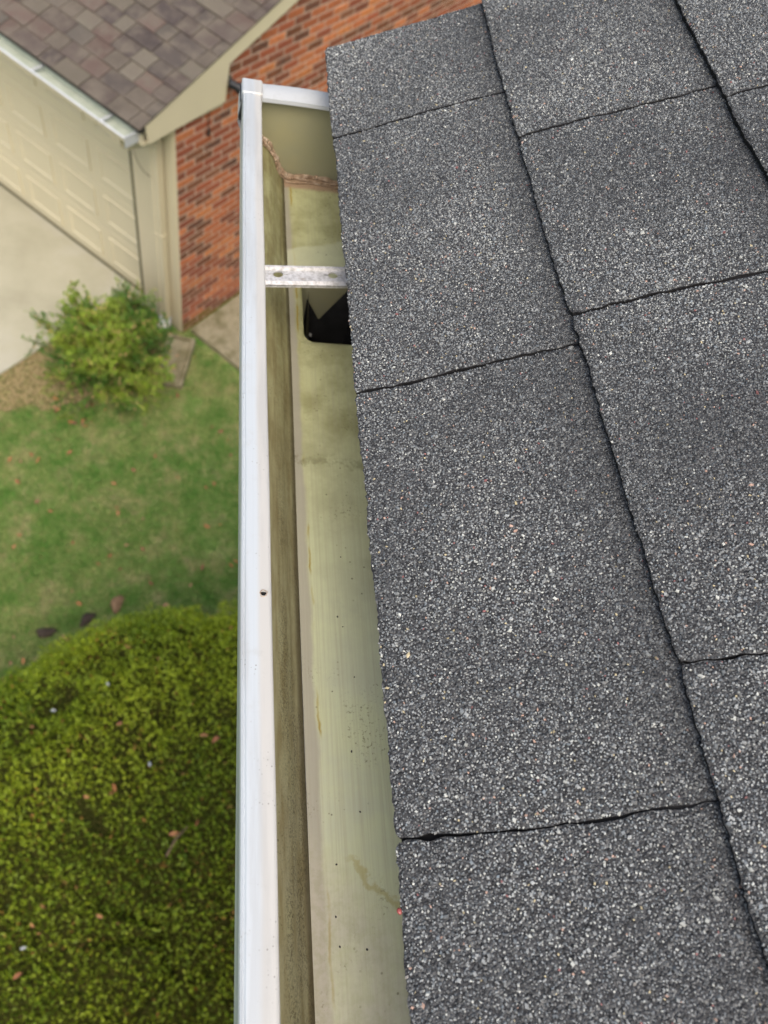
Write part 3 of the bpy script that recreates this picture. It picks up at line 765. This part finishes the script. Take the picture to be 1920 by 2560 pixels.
# sectional door with embossed panels
b = MB(); npan = 8; pw = (DX1 - .02 - DX0) / npan; secs = 4; shh = 2.08 / secs
for r in range(secs):
    z0 = .042 + r * shh
    b.box((DX0, .10, z0), (DX1 - .02, .15, z0 + shh - .005), bev=.004)
    for c in range(npan):
        xa = DX0 + c * pw + .06; xb = DX0 + (c + 1) * pw - .06; za = z0 + .09; zb = z0 + shh - .09
        for (d, y_) in ((0, .0985),):
            # sunk groove frame and raised field
            V = []; 
            for dd, yv in ((0, .0998), (.008, .086), (.026, .086), (.050, .0990), (.06, .0996)):
                V += [(xa + dd, yv, za + dd), (xb - dd, yv, za + dd), (xb - dd, yv, zb - dd), (xa + dd, yv, zb - dd)]
            F = [(i * 4 + k, i * 4 + (k + 1) % 4, i * 4 + 4 + (k + 1) % 4, i * 4 + 4 + k) for i in range(4) for k in range(4)] + [(16, 17, 18, 19)]
            b.add(V, F)
b.build("garage_door", MAT["beige_door"], gar)
# roof of mottled shingles, each tab its own tone
FP = [srgb(100, 92, 82), srgb(112, 105, 92), srgb(92, 82, 76), srgb(102, 86, 78), srgb(106, 90, 82), srgb(86, 79, 74), srgb(116, 110, 97), srgb(80, 72, 69), srgb(98, 92, 84)]
roofb = MB()
def gslope(name, sign):
    Vl = []; Cl = []; ex = .148; cosn = 1 / math.hypot(1, SL); n_rows = int((RDG - RY) / cosn / ex) + 1
    for r in range(n_rows):
        u0 = r * ex; u1 = u0 + ex + .02; x = .045
        if r == n_rows - 1: u1 = (RDG - RY) / cosn; 
        x -= rng.uniform(0, .2) * (r > 0) * 0; first = True
        while x > -6.1:
            wd = rng.uniform(.13, .31) * (rng.uniform(.3, 1) if first else 1); first = False
            xa, xb = x - wd + .008, x - (0 if x > .04 else .001)
            hi = .015 if rng.uniform() < .5 else .009
            c = np.array(FP[rng.integers(len(FP))]) * rng.uniform(.80, .98)
            def pt(xx, u, n):
                y = RY + u * cosn; z = RZ + u * cosn * SL
                y -= n * SL * cosn; z += n * cosn
                if sign < 0: y = 2 * RDG - y
                return (xx, y, z)
            P8 = [pt(xa, u0, -.004), pt(xb, u0, -.004), pt(xb, u1, -.006), pt(xa, u1, -.006), pt(xa, u0, hi), pt(xb, u0, hi), pt(xb, u1, .001), pt(xa, u1, .001)]
            Vl.append(P8); Cl.append(c); x -= wd
    Vl = np.array(Vl); n = len(Vl)
    F = np.array([(0, 3, 2, 1), (4, 5, 6, 7), (0, 1, 5, 4), (1, 2, 6, 5), (2, 3, 7, 6), (3, 0, 4, 7)])
    if sign < 0: F = F[:, ::-1]
    return Vl.reshape(-1, 3), (np.arange(n)[:, None, None] * 8 + F[None]).reshape(-1, 4), np.repeat(np.array(Cl), 8, 0)
V1, F1, C1 = gslope("a", 1); V2, F2, C2 = gslope("b", -1)
mesh("roof", np.vstack([V1, V2]), np.vstack([F1, F2 + len(V1)]), MAT["far_shingle"], gar, None, np.vstack([C1, C2]))
b = MB()
P = [(.035, RY + .02, RZ - .012), (.035, RDG, gz(RDG) - .012), (.035, 2 * RDG - RY, RZ - .012), (-6.1, RY + .02, RZ - .012), (-6.1, RDG, gz(RDG) - .012), (-6.1, 2 * RDG - RY, RZ - .012)]
V = P + [(p[0], p[1], p[2] - .03) for p in P]
b.add(V, [(0, 1, 4, 3), (1, 2, 5, 4), (9, 10, 7, 6), (10, 11, 8, 7), (0, 6, 7, 1), (1, 7, 8, 2), (3, 4, 10, 9), (4, 5, 11, 10), (0, 3, 9, 6), (2, 8, 11, 5)])
b.build("roof_deck", MAT["asphalt_edge"], gar)
# rake fascia and boxed return
b = MB()
pl = [(-.33, gz(-.33) - .014), (.60, gz(.60) - .014), (RDG, gz(RDG) - .014), (RDG, gz(RDG) - .155), (.585, gz(.585) - .140), (.545, 2.395), (-.30, 2.360)]
b.plate([pl], lambda y, z: (.038, y, z), .022, nrm=(-1, 0, 0)); b.build("rake_fascia", MAT["beige_aluminium"], gar)
b = MB(); b.box((-6.05, RY + .065, 2.350), (.015, .0, 2.362)); b.box((-.0, .0, 2.352), (.015, .54, 2.390)); b.build("soffit", MAT["beige_aluminium"], gar)
b = MB(); b.box((-6.05, RY + .045, 2.350), (.012, RY + .065, 2.480)); b.build("eave_fascia", MAT["beige_aluminium"], gar)

# garage gutter
gg = empty("rain_gutter", (CX, CY, 2.462), "white lipped beige gutter along the garage eave above the garage door", "gutter", R_(-42))
GX0, GX1 = -6.0, -.015; y0 = -.492; y1 = RY + .044
b = MB()
def ext(mbld, prof, x0, x1, m=0, nseg=30):
    xs_ = np.linspace(x0, x1, nseg); n = len(prof); V = [(x, y, z) for x in xs_ for y, z in prof]
    mbld.add(V, [(i * n + j, i * n + j + 1, (i + 1) * n + j + 1, (i + 1) * n + j) for i in range(nseg - 1) for j in range(n - 1)], m)
ext(b, [(y0 + .012, -.012), (y0 + .012, -.030), (y0 + .03, -.050), (y1, -.050), (y1, .0)], GX0, GX1)
n_ = NM("pale_trough", .6); n_.color(n_.ramp(n_.noise(14, 5), [(.3, srgb(168, 177, 160)), (.7, srgb(184, 192, 178))])); MAT["pale_trough"] = n_.m
b.build("trough", MAT["pale_trough"], gg)
b = MB(); ext(b, [(y0 + .013, -.004), (y0 + .004, -.006), (y0 + .004, -.036), (y0 + .018, -.052), (y0 + .040, -.080), (y0 + .05, -.088), (y1, -.088)], GX0, GX1)
b.build("gutter_face", MAT["beige_aluminium"], gg)
b = MB(); P = [(y0 - .001, -.014), (y0 - .003, -.004), (y0 + .002, .002), (y0 + .007, .003), (y0 + .010, .001), (y0 + .011, -.008)]
ext(b, P, GX0, -1.402); ext(b, [(y, z + .0015) for y, z in P], -1.398, GX1)
b.build("gutter_lip", MAT["white_paint"], gg, smooth=True)
b = MB(); b.box((GX1 - .002, y0, -.085), (GX1 + .002, y1, -.002)); b.box((GX1 - .010, y0 + .004, -.001), (GX1 + .004, y1, .004), bev=.0012); b.build("end_cap", MAT["dull_white"], gg)
for xh in (-.28, -1.02, -1.55, -2.3, -3.1, -3.9):
    b = MB(); b.box((xh - .012, y0 + .02, -.012), (xh + .012, y1, -.008)); b.build("hanger_strap", MAT["dull_white"], gg)

# garage downspout with elbows
ds = empty("downspout", (CX, CY, 0), "beige rectangular downspout at the garage corner between door trim and brick", "downspout", R_(-42))
def rect_pipe(mbld, P, wx, wy, m=0):
    V = []; n = len(P); q = 4
    for i, p in enumerate(P):
        p = Vector(p); t = (Vector(P[min(i + 1, n - 1)]) - Vector(P[max(i - 1, 0)])).normalized()
        sx = Vector((1, 0, 0)); sy = sx.cross(t).normalized()
        prof_ = [(-wx, -wy), (-wx * .33, -wy), (-wx * .25, -wy * .86), (wx * .25, -wy * .86), (wx * .33, -wy), (wx, -wy), (wx, wy), (-wx, wy)]
        q = len(prof_)
        for a_, c_ in prof_: V.append(tuple(p + sx * a_ + sy * c_))
    F = [(i * q + k, i * q + (k + 1) % q, (i + 1) * q + (k + 1) % q, (i + 1) * q + k) for i in range(n - 1) for k in range(q)]
    F += [tuple(range(q)), tuple(range((n - 1) * q, n * q))[::-1]]
    mbld.add(V, F, m)
DXC = -.185
b = MB(); rect_pipe(b, [(DXC, -.045, 2.16), (DXC, -.045, .13)], .050, .036); b.build("pipe", MAT["beige_aluminium"], ds)
b = MB(); rect_pipe(b, [(DXC, -.400, 2.376), (DXC, -.400, 2.315), (DXC, -.36, 2.275), (DXC, -.09, 2.20), (DXC, -.046, 2.17), (DXC, -.045, 2.12)], .052, .038); b.build("elbow", MAT["beige_aluminium"], ds)
b = MB(); rect_pipe(b, [(DXC, -.045, .15), (DXC, -.05, .11), (DXC + .03, -.09, .07), (DXC + .06, -.16, .05)], .052, .038); b.build("outlet_elbow", MAT["white_paint"], ds)
b = MB(); b.box((DXC - .055, -.084, 1.20), (DXC + .055, -.006, 1.225), bev=.002); b.build("pipe_strap", MAT["beige_aluminium"], ds)

# small brown fixture under the garage gutter
fx = empty("wall_light", (CX, CY, 0), "small brown ribbed light fixture on the header above the garage door", "light", R_(-42))
b = MB()
for i in range(9):
    r = .085 - .0 * i; V = []
    t0 = i / 9; zz = 2.20 - .10 * t0; rr = .085 * math.sqrt(max(.05, 1 - t0 ** 2.2)); seg = 14
    V = [(-.86 + rr * math.cos(a), -.002 - .8 * rr * math.sin(a), zz - s * .007) for s in (0, 1) for a in np.linspace(0, math.pi, seg)]
    b.add(V, [(k, k + 1, seg + k + 1, seg + k) for k in range(seg - 1)] + [tuple(range(seg - 1, -1, -1)), tuple(range(seg, 2 * seg))])
b.build("ribbed_shade", MAT["dark_wood"], fx)
b = MB(); b.box((-.95, -.012, 2.19), (-.77, .0, 2.30), bev=.004); b.build("back_plate", MAT["beige_aluminium"], fx)

# black flood lamp on the brick under the rake
fl = empty("flood_lamp", (CX, CY, 0), "black cylindrical lamp on the orange brick beside the beige rake return", "lamp", R_(-42))
b = MB(); b.tube([(.045, .575, 2.545), (.095, .615, 2.520)], .036, 14); b.tube([(.095, .615, 2.520), (.155, .665, 2.490)], [.044, .050], 16); b.build("lamp_head", MAT["black_metal"], fl, smooth=True)
b = MB(); b.tube([(.004, .60, 2.54), (.055, .62, 2.53)], .012, 10); b.tube([(.003, .60, 2.54), (.012, .60, 2.54)], .04, 16); b.build("lamp_bracket", MAT["black_metal"], fl, smooth=True)
# dangling cable end on the brick
cb = MB(); cb.tube([(.012, .375, 2.40), (.013, .374, 2.30), (.011, .372, 2.19)], .004, 6); cb.tube([(.016, .372, 2.205), (.016, .372, 2.150)], [.010, .014], 8)
cbo = cb.build("hanging_cable", MAT["black_metal"], None, smooth=True, loc=(CX, CY, 0)); cbo.rotation_euler = (0, 0, R_(-42))
tag(cbo, "short dark cable with a plug hanging on the brick below the rake return", "cable")
cw = MB(); P = [(-.50 + .30 * t, -.012 - .09 * t - .02 * math.sin(math.pi * t), 1.93 - .10 * math.sin(math.pi * .62 * t) - .0 * t) for t in np.linspace(0, 1, 14)]
cw.tube(P, .003, 6); cwo = cw.build("thin_wire", MAT["dark_wood"], None, smooth=True, loc=(CX, CY, 0)); cwo.rotation_euler = (0, 0, R_(-42))
tag(cwo, "thin brown wire drooping across the beige garage corner trim", "wire")

# ------------------------------------------------------------------ ground
def loc2w(x, y, z=0):
    c, s = math.cos(R_(-42)), math.sin(R_(-42)); return (CX + c * x - s * y, CY + s * x + c * y, z)
g = 41; xs_ = np.concatenate([np.linspace(-30, -4, 8), np.linspace(-3.6, 3.6, 61), np.linspace(4, 30, 8)]); ys_ = np.concatenate([np.linspace(-30, -3, 8), np.linspace(-2.6, 7, 81), np.linspace(7.5, 30, 8)])
Xg, Yg = np.meshgrid(xs_, ys_, indexing='ij'); Zg = -.012 + .012 * fbm(Xg * 1.2, Yg * 1.2, 3)
n1, n2 = Xg.shape; ii, jj = np.meshgrid(np.arange(n1 - 1), np.arange(n2 - 1), indexing='ij'); a = ii * n2 + jj
tag(mesh("lawn", np.stack([Xg, Yg, Zg], -1).reshape(-1, 3), np.stack([a, a + n2, a + n2 + 1, a + 1], -1).reshape(-1, 4), MAT["thatch"], None, None, None, True), "mown lawn with straw coloured patches", None, None, "structure")
b = MB()
P = [loc2w(-.77, .10), loc2w(-.77, -7), loc2w(-6.6, -7), loc2w(-6.6, .10)]
V = [(p[0], p[1], .016) for p in P] + [(p[0], p[1], -.1) for p in P]
b.add(V, [(3, 2, 1, 0), (0, 1, 5, 4), (1, 2, 6, 5), (2, 3, 7, 6), (3, 0, 4, 7)])
P = [loc2w(-.53, .10), loc2w(-.53, -.25), loc2w(-.766, -.25), loc2w(-.766, .10)]
V = [(p[0], p[1], .016) for p in P] + [(p[0], p[1], -.1) for p in P]; b.add(V, [(3, 2, 1, 0), (0, 1, 5, 4), (1, 2, 6, 5), (2, 3, 7, 6), (3, 0, 4, 7)])
tag(b.build("driveway", MAT["drive"]), "pale concrete driveway in front of the garage door", None, None, "structure")
# concrete pad beside the brick wall
b = MB(); 
P = [loc2w(.05, .08), loc2w(1.25, .05), loc2w(1.25, 3.2), loc2w(.05, 3.2)]
V = [(p[0], p[1], -.1) for p in P] + [(p[0], p[1], .045) for p in P] + [(*loc2w(*q)[:2], .055) for q in ((.07, .10), (1.23, .07), (1.23, 3.18), (.07, 3.18))]
b.add(V, [(r * 4 + k, r * 4 + (k + 1) % 4, r * 4 + 4 + (k + 1) % 4, r * 4 + 4 + k) for r in (0, 1) for k in range(4)] + [(8, 9, 10, 11)])
tag(b.build("path", MAT["old_concrete"]), "weathered grey concrete pad at the foot of the brick wall", None, None, "structure")
# leaf mulch bed round the bush
pts = []; 
for t in np.linspace(0, 2 * math.pi, 60)[:-1]:
    rr = 1 + .10 * math.sin(3 * t + 1) + .06 * math.sin(7 * t) + .04 * math.sin(13 * t)
    x = -.50 + .50 * rr * math.cos(t); y = -1.10 + .78 * rr * math.sin(t); x = max(x, -.765); y = min(y, -.01)
    pts.append(loc2w(x, y, .006))
V = [loc2w(-.33, -.8, .012)] + pts
mb_ = mesh("flower_bed", V, [(0, i + 1, (i + 1) % len(pts) + 1) for i in range(len(pts))], MAT["mulch"]); tag(mb_, "bed of tan mulch and dead leaves round the garage bush", None, None, "structure")

# splash block
sb = empty("splash_block", loc2w(.14, -.17), "long concrete splash block on the lawn under the garage downspout", "splash block", R_(-42 + 30))
b = MB(); wv = .135; Ls = .62
prof2 = [(-wv, -.02), (-wv, .085), (-wv + .03, .085), (-wv + .045, .045), (wv - .045, .045), (wv - .03, .085), (wv, .085), (wv, -.02)]
V = [(x * (1 + .12 * t), -t * Ls + .10, z * (1 - .25 * t)) for t in (0, .5, 1) for x, z in prof2]
b.add(V, [(r * 8 + k, r * 8 + (k + 1) % 8, r * 8 + 8 + (k + 1) % 8, r * 8 + 8 + k) for r in (0, 1) for k in range(8)] + [tuple(range(8)), tuple(range(23, 15, -1))])
b.build("channel", MAT["old_concrete"], sb)
b = MB(); b.box((-wv + .03, .082, .045), (wv - .03, .105, .082), bev=.004); b.build("back_rim", MAT["old_concrete"], sb)

# ------------------------------------------------------------------ foliage
def leaves(P, D, size, col, aspect=.5, curl=.25):
    """diamond leaves: P centres, D directions, 4 verts, folded along the midrib"""
    n = len(P); D = D / np.linalg.norm(D, axis=1)[:, None]
    r = rng.normal(0, 1, (n, 3)); Sx = np.cross(D, r); Sx /= np.linalg.norm(Sx, axis=1)[:, None]; Nn = np.cross(Sx, D)
    L = size[:, None]; V = np.empty((n, 4, 3))
    V[:, 0] = P; V[:, 1] = P + D * L * .5 + Sx * L * aspect * .5 + Nn * L * curl * .3; V[:, 2] = P + D * L; V[:, 3] = P + D * L * .5 - Sx * L * aspect * .5 + Nn * L * curl * .3
    F = np.array([(0, 1, 2, 3)]); Fa = (np.arange(n)[:, None, None] * 4 + F[None]).reshape(-1, 4)
    return V.reshape(-1, 3), Fa, np.repeat(col, 4, 0)

# clipped yew mound below the gutter
HC = np.array([-.05, -.02, 0.0]); HRX, HRY, HZ0, HRZ = 1.95, 2.06, 1.0, .86
hed = empty("yew_bush", tuple(HC), "huge clipped yew mound of yellow green sprigs filling the ground below the gutter", "bush")
n = 210000
th = rng.uniform(0, 2 * math.pi, n); cz = rng.uniform(-.35, 1, n)
def hedge_r(th, cz):
    q = 1 + .018 * fbm(th * 3.1, cz * 3.5, 41, 4) + .028 * vnoise(th * 17, cz * 19, 44) + .012 * vnoise(th * 41, cz * 45, 46)
    gap = np.clip(vnoise(th * 9, cz * 11, 47) - .50, 0, 1) * .20
    return q - gap
rr = hedge_r(th, cz); sn = np.sqrt(1 - np.clip(cz, -1, 1) ** 2)
inn = 1 - rng.uniform(0, 1, n) ** 2.2 * .045
Pp = np.stack([sn * np.cos(th) * HRX * rr * inn, sn * np.sin(th) * HRY * rr * inn, HZ0 + cz * HRZ * rr * inn], 1)
Nn = np.stack([sn * np.cos(th) / HRX, sn * np.sin(th) / HRY, cz / HRZ], 1); Nn /= np.linalg.norm(Nn, axis=1)[:, None]
ok = (Pp[:, 0] + HC[0] < .57) & (Pp[:, 2] > -.02)
Pp = Pp[ok]; Nn = Nn[ok]; th = th[ok]; cz = cz[ok]; n = len(Pp)
Dd = Nn * .75 + rng.normal(0, .62, (n, 3))
tone = .5 + .5 * fbm(Pp[:, 0] * 2.4, Pp[:, 1] * 2.4, 61, 3) + rng.normal(0, .14, n); tone = np.clip(tone, 0, 1)[:, None]
col = (1 - tone) * np.array(srgb(88, 118, 16)) + tone * np.array(srgb(166, 182, 42)); col *= rng.uniform(.85, 1.15, (n, 1))
brn = np.clip(fbm(Pp[:, 0] * 6, Pp[:, 1] * 6, 66, 3) - .25, 0, 1)
m = rng.uniform(0, 1, n) < .012 + .5 * brn; col[m] = np.array(srgb(150, 112, 52))
Vh, Fh, Ch = leaves(Pp, Dd, rng.uniform(.014, .032, n), col, .42)
mesh("foliage", Vh, Fh, MAT["leaf"], hed, None, Ch)
# dark wood inside the mound
thg = np.linspace(0, 2 * math.pi, 61)[:-1]; czg = np.linspace(-.4, .995, 24)
A, B = np.meshgrid(thg, czg, indexing='ij'); rr = hedge_r(A, B) * .955; sn = np.sqrt(1 - B ** 2)
Vc = np.stack([np.minimum(sn * np.cos(A) * HRX * rr, .64), sn * np.sin(A) * HRY * rr, np.maximum(HZ0 + B * HRZ * rr, 0)], -1).reshape(-1, 3)
Fc = [(i * 24 + j, ((i + 1) % 60) * 24 + j, ((i + 1) % 60) * 24 + j + 1, i * 24 + j + 1) for i in range(60) for j in range(23)]
Fc.append(tuple(i * 24 + 23 for i in range(60)))
n_ = NM("inner_twigs", .95, 0, .1); n_.color(n_.ramp(n_.noise(40, 5, .7), [(.35, srgb(44, 52, 14)), (.7, srgb(84, 80, 36))])); n_.bump(n_.noise(60, 4), .03)
mesh("branches", Vc, Fc, n_.m, hed, None, None, True)

# loose bush by the garage corner
bw = (-1.06, 5.02, 0)
bush = empty("shrub", bw, "loose leafy yellow green shrub growing between driveway and splash block", "shrub")
sm_ = MB(); tips = []; tdir = []
for i in range(140):
    az = rng.uniform(0, 2 * math.pi); el = rng.uniform(.25, 1.45); L = rng.uniform(.50, .86) * (0.82 + .25 * math.sin(el))
    d = Vector((math.cos(az) * math.cos(el), math.sin(az) * math.cos(el), math.sin(el) * 1.05)); p = Vector((rng.normal(0, .05), rng.normal(0, .05), 0)); P = [p.copy()]
    st = 7
    for k in range(st):
        d = (d + Vector(rng.normal(0, .16, 3)) + Vector((0, 0, .05))).normalized(); p = p + d * L / st; P.append(p.copy())
        if k > 1:
            for q in range(3):
                dd = (d + Vector(rng.normal(0, .75, 3))).normalized(); p2 = p + dd * rng.uniform(.07, .17)
                sm_.tube([p, (p + p2) / 2 + Vector(rng.normal(0, .006, 3)), p2], [.003, .0022, .001], 4, cap=False)
                for u in np.linspace(.15, 1.05, 13): tips.append(p + (p2 - p) * u); tdir.append(dd)
    sm_.tube(P, list(np.linspace(.009, .003, st + 1)), 5, cap=False)
sm_.build("stems", MAT["bark"], bush)
T = np.repeat(np.array([tuple(t) for t in tips]), 3, 0); Td = np.repeat(np.array([tuple(t) for t in tdir]), 3, 0); n = len(T)
T = T + rng.normal(0, .007, (n, 3)); keep = T[:, 2] > .02; T = T[keep]; Td = Td[keep]; n = len(T)
tone = np.clip(.5 + .9 * vnoise(T[:, 0] * 7, T[:, 1] * 7 + T[:, 2] * 5, 71) + rng.normal(0, .25, n), 0, 1)[:, None]
col = (1 - tone) * np.array(srgb(72, 114, 36)) + tone * np.array(srgb(148, 172, 56)); col *= rng.uniform(.75, 1.2, (n, 1))
m = rng.uniform(0, 1, n) < .07; col[m] = np.array(srgb(196, 160, 110))
Vb_, Fb_, Cb_ = leaves(T, Td + rng.normal(0, .7, (n, 3)), rng.uniform(.014, .032, n), col, .5)
mesh("foliage", Vb_, Fb_, MAT["leaf"], bush, None, Cb_)

# grass blades over the visible lawn
n = 230000
gx = rng.uniform(-3.0, 1.1, n); gy = rng.uniform(1.2, 6.6, n)
c_, s_ = math.cos(R_(42)), math.sin(R_(42))
lx = c_ * (gx - CX) - s_ * (gy - CY); ly = s_ * (gx - CX) + c_ * (gy - CY)
bed = (((lx + .50) / .46) ** 2 + ((ly + 1.0) / .62) ** 2) < 1 + .7 * fbm(gx * 5, gy * 5, 5)
bare = (fbm(gx * 3, gy * 3, 77, 3) > .42) & (rng.uniform(0, 1, n) < .6)
ok = (lx > -.775) & (ly < .0) & ~(bed & (rng.uniform(0, 1, n) < .62)) & ~bare | ((lx > 0) & (lx < .12) & (ly < .1) & (ly > 0))
hed_in = ((gx - HC[0]) / 1.85) ** 2 + ((gy - HC[1]) / 1.9) ** 2 < 1
ok &= ~hed_in
gx = gx[ok]; gy = gy[ok]; n = len(gx)
ang = rng.uniform(0, 6.283, n); hgt = rng.uniform(.018, .045, n); lean = rng.uniform(.2, 1.1, n); la = rng.uniform(0, 6.283, n) 
B0 = np.stack([gx, gy, np.full(n, -.012)], 1); sd_ = np.stack([np.cos(ang), np.sin(ang), np.zeros(n)], 1) * rng.uniform(.0015, .003, (n, 1))
tp = B0 + np.stack([np.cos(la) * lean * hgt, np.sin(la) * lean * hgt, hgt + .008], 1)
V = np.stack([B0 - sd_, B0 + sd_, tp], 1).reshape(-1, 3); F = np.arange(3 * n).reshape(-1, 3)
t1 = np.clip(.42 + 1.0 * fbm(gx * 1.3, gy * 1.3, 81, 4) + .55 * vnoise(gx * 9, gy * 9, 83) + .45 * vnoise(gx * 22, gy * 22, 84) + rng.normal(0, .2, n), 0, 1)[:, None]
col = (1 - t1) * np.array(srgb(94, 146, 60)) + t1 * np.array(srgb(176, 180, 116)); col *= rng.uniform(.75, 1.2, (n, 1))
m = rng.uniform(0, 1, n) < .05; col[m] = np.array(srgb(190, 168, 120))
tag(mesh("grass", V, F, MAT["leaf"], None, None, np.repeat(col, 3, 0)), "short green grass blades of the lawn", "grass", None, "stuff")

# bare earth mounds on the lawn, beside the yew
n_ = NM("soil", .95, 0, .1); n_.color(n_.ramp(n_.noise(60, 5, .7), [(.3, srgb(52, 46, 40)), (.7, srgb(96, 84, 74))])); n_.bump(n_.noise(90, 4), .01)
n2_ = NM("pale_soil", .95, 0, .1); n2_.color(n2_.ramp(n2_.noise(60, 5, .7), [(.3, srgb(112, 88, 62)), (.7, srgb(168, 138, 108))])); n2_.bump(n2_.noise(90, 4), .01)
def mound(x, y, rx, ry, h, rot, mat, label):
    V = []; k = 18
    for j, f in enumerate((1, .85, .6, .3)):
        for i in range(k):
            a = 6.283 * i / k; e = 1 + .14 * math.sin(3 * a + x * 9) + rng.normal(0, .05)
            V.append((rx * f * e * math.cos(a), ry * f * e * math.sin(a), h * (1 - f ** 2) + rng.normal(0, .003) - (.02 if j == 0 else 0)))
    V.append((0, 0, h)); F = [(j * k + i, j * k + (i + 1) % k, (j + 1) * k + (i + 1) % k, (j + 1) * k + i) for j in range(3) for i in range(k)] + [(3 * k + i, 3 * k + (i + 1) % k, 4 * k) for i in range(k)]
    o = mesh("soil_clod", V, F, mat, None, None, None, True, (x, y, .005)); o.rotation_euler = (0, 0, rot); tag(o, label, "soil clod")
MOUNDS = [(-1.330, 2.270, .085, .045, .030, .1, n_.m, "dark flat clod of earth on the lawn, nearest the left frame edge"),
          (-1.020, 2.380, .080, .045, .035, .8, n_.m, "dark clod of earth on the lawn just above the yew edge"),
          (-.795, 2.520, .055, .090, .035, -.2, n2_.m, "pale brown clod of earth on the lawn touching the yew")]
for a_ in MOUNDS: mound(*a_)

# fallen leaves: every one its own object
def leaf_mesh(i, col):
    k = 9; V = []; C = []
    for j in range(k + 1):
        t = j / k; wdt = .42 * math.sin(math.pi * min(1, t * 1.02)) ** .8 * (1 + .25 * math.cos(j * 2.4 + i))
        z = .12 * math.sin(math.pi * t) + .05 * math.sin(i + 5 * t)
        V += [(-wdt * .5, t - .5, z + .10 * wdt), (0, t - .5, z - .03), (wdt * .5, t - .5, z + .14 * wdt * math.cos(i))]
    F = [(j * 3 + q, j * 3 + q + 1, j * 3 + q + 4, j * 3 + q + 3) for j in range(k) for q in (0, 1)]
    me = bpy.data.meshes.new("dry_leaf"); me.from_pydata(V, [], F); me.update(); me.materials.append(MAT["dry_leaf"])
    at = me.color_attributes.new("Col", 'FLOAT_COLOR', 'POINT'); at.data.foreach_set("color", np.tile(np.array([*col, 1], np.float32), len(V)))
    return me
LM = [leaf_mesh(i, c) for i, c in enumerate([srgb(176, 104, 68), srgb(196, 134, 88), srgb(140, 72, 56), srgb(186, 118, 60), srgb(204, 160, 120), srgb(150, 96, 84)])]
def drop(mi_, x, y, z, size, label, group, tilt=.4):
    o = bpy.data.objects.new("fallen_leaf", LM[mi_]); o.location = (x, y, z); o.scale = (size, size, size)
    o.rotation_euler = (rng.normal(0, tilt), rng.normal(0, tilt), rng.uniform(0, 6.283)); put(o); tag(o, label, "leaf", group)
cnt = 0
while cnt < 78:
    x = rng.uniform(-2.2, .5); y = rng.uniform(2.0, 5.4)
    lx = c_ * (x - CX) - s_ * (y - CY); ly = s_ * (x - CX) + c_ * (y - CY)
    if lx < -.75 or ly > -.05 or math.hypot(x - HC[0], y - HC[1]) < 2.15: continue
    if math.hypot(x - bw[0], y - bw[1]) < .35: continue
    drop(rng.integers(6), x, y, rng.uniform(.022, .034), rng.uniform(.035, .07), "small dry brown leaf lying on the lawn grass", "dry leaves scattered on the lawn"); cnt += 1
for i in range(60):
    x, y = rng.uniform(-.72, .25), rng.uniform(-1.6, -.15)
    p = loc2w(x, y, rng.uniform(.02, .04))
    if ((x + .33) / .8) ** 2 + ((y + .82) / .92) ** 2 > 1.1: continue
    drop(rng.integers(6), *p, rng.uniform(.04, .08), "dead leaf on the tan mulch bed around the shrub", "dead leaves in the shrub bed")
def hedge_z(x, y):
    u = (x - HC[0]) / HRX; v = (y - HC[1]) / HRY; r2 = u * u + v * v
    return HZ0 + HRZ * math.sqrt(max(0, 1 - r2))
for (x, y, sz, mi_) in ((-.497, .726, .075, 3), (-.171, .467, .085, 1), (-.06, .52, .06, 0), (-.031, .988, .075, 1), (.037, .961, .085, 0), (-.502, 1.088, .06, 2), (-.781, .184, .06, 1), (-.508, .115, .055, 1), (-.863, -.104, .065, 0)):
    drop(mi_, x, y, hedge_z(x, y) + .008, sz * .72, "orange brown leaf caught on top of the yew mound", "dry leaves on the yew mound", .4)
PW_ = bpy.data.materials.new("pale_petal"); PW_.use_nodes = True; PW_.node_tree.nodes["Principled BSDF"].inputs["Base Color"].default_value = (.40, .43, .44, 1)
PET = LM[1].copy(); PET.materials.clear(); PET.materials.append(PW_)
for (x, y, lb) in ((-.600, 1.349, "small white petal on the yew, uppermost of the white ones"), (-.318, .839, "small white petal on the yew mound, closest to the gutter"), (-.887, 1.204, "small white petal near the upper left rim of the yew"), (-.851, .010, "white petal low on the yew near the bottom left corner")):
    o = bpy.data.objects.new("petal", PET); o.location = (x, y, hedge_z(x, y) + .018); o.scale = (.032,) * 3; o.rotation_euler = (.2, .1, x * 9); put(o); tag(o, lb, "petal", "white petals on the yew mound")
tw = MB()
tw.tube([(-.205, .36, hedge_z(-.205, .36) + .01), (-.16, .44, hedge_z(-.16, .44) + .022), (-.10, .50, hedge_z(-.1, .5) + .018)], [.007, .006, .003], 6)
tag(tw.build("dead_twig", MAT["bark"], None, smooth=True), "short dark dead twig lying on the yew mound beside the gutter", "twig")
cnt = 0
while cnt < 14:
    x = rng.uniform(-1.6, .2); y = rng.uniform(-.75, 1.9)
    if ((x - HC[0]) / HRX) ** 2 + ((y - HC[1]) / HRY) ** 2 > .86: continue
    drop([1, 3, 5][rng.integers(3)], x, y, hedge_z(x, y) + .006, rng.uniform(.022, .045), "orange brown leaf caught on top of the yew mound", "dry leaves on the yew mound", .5); cnt += 1
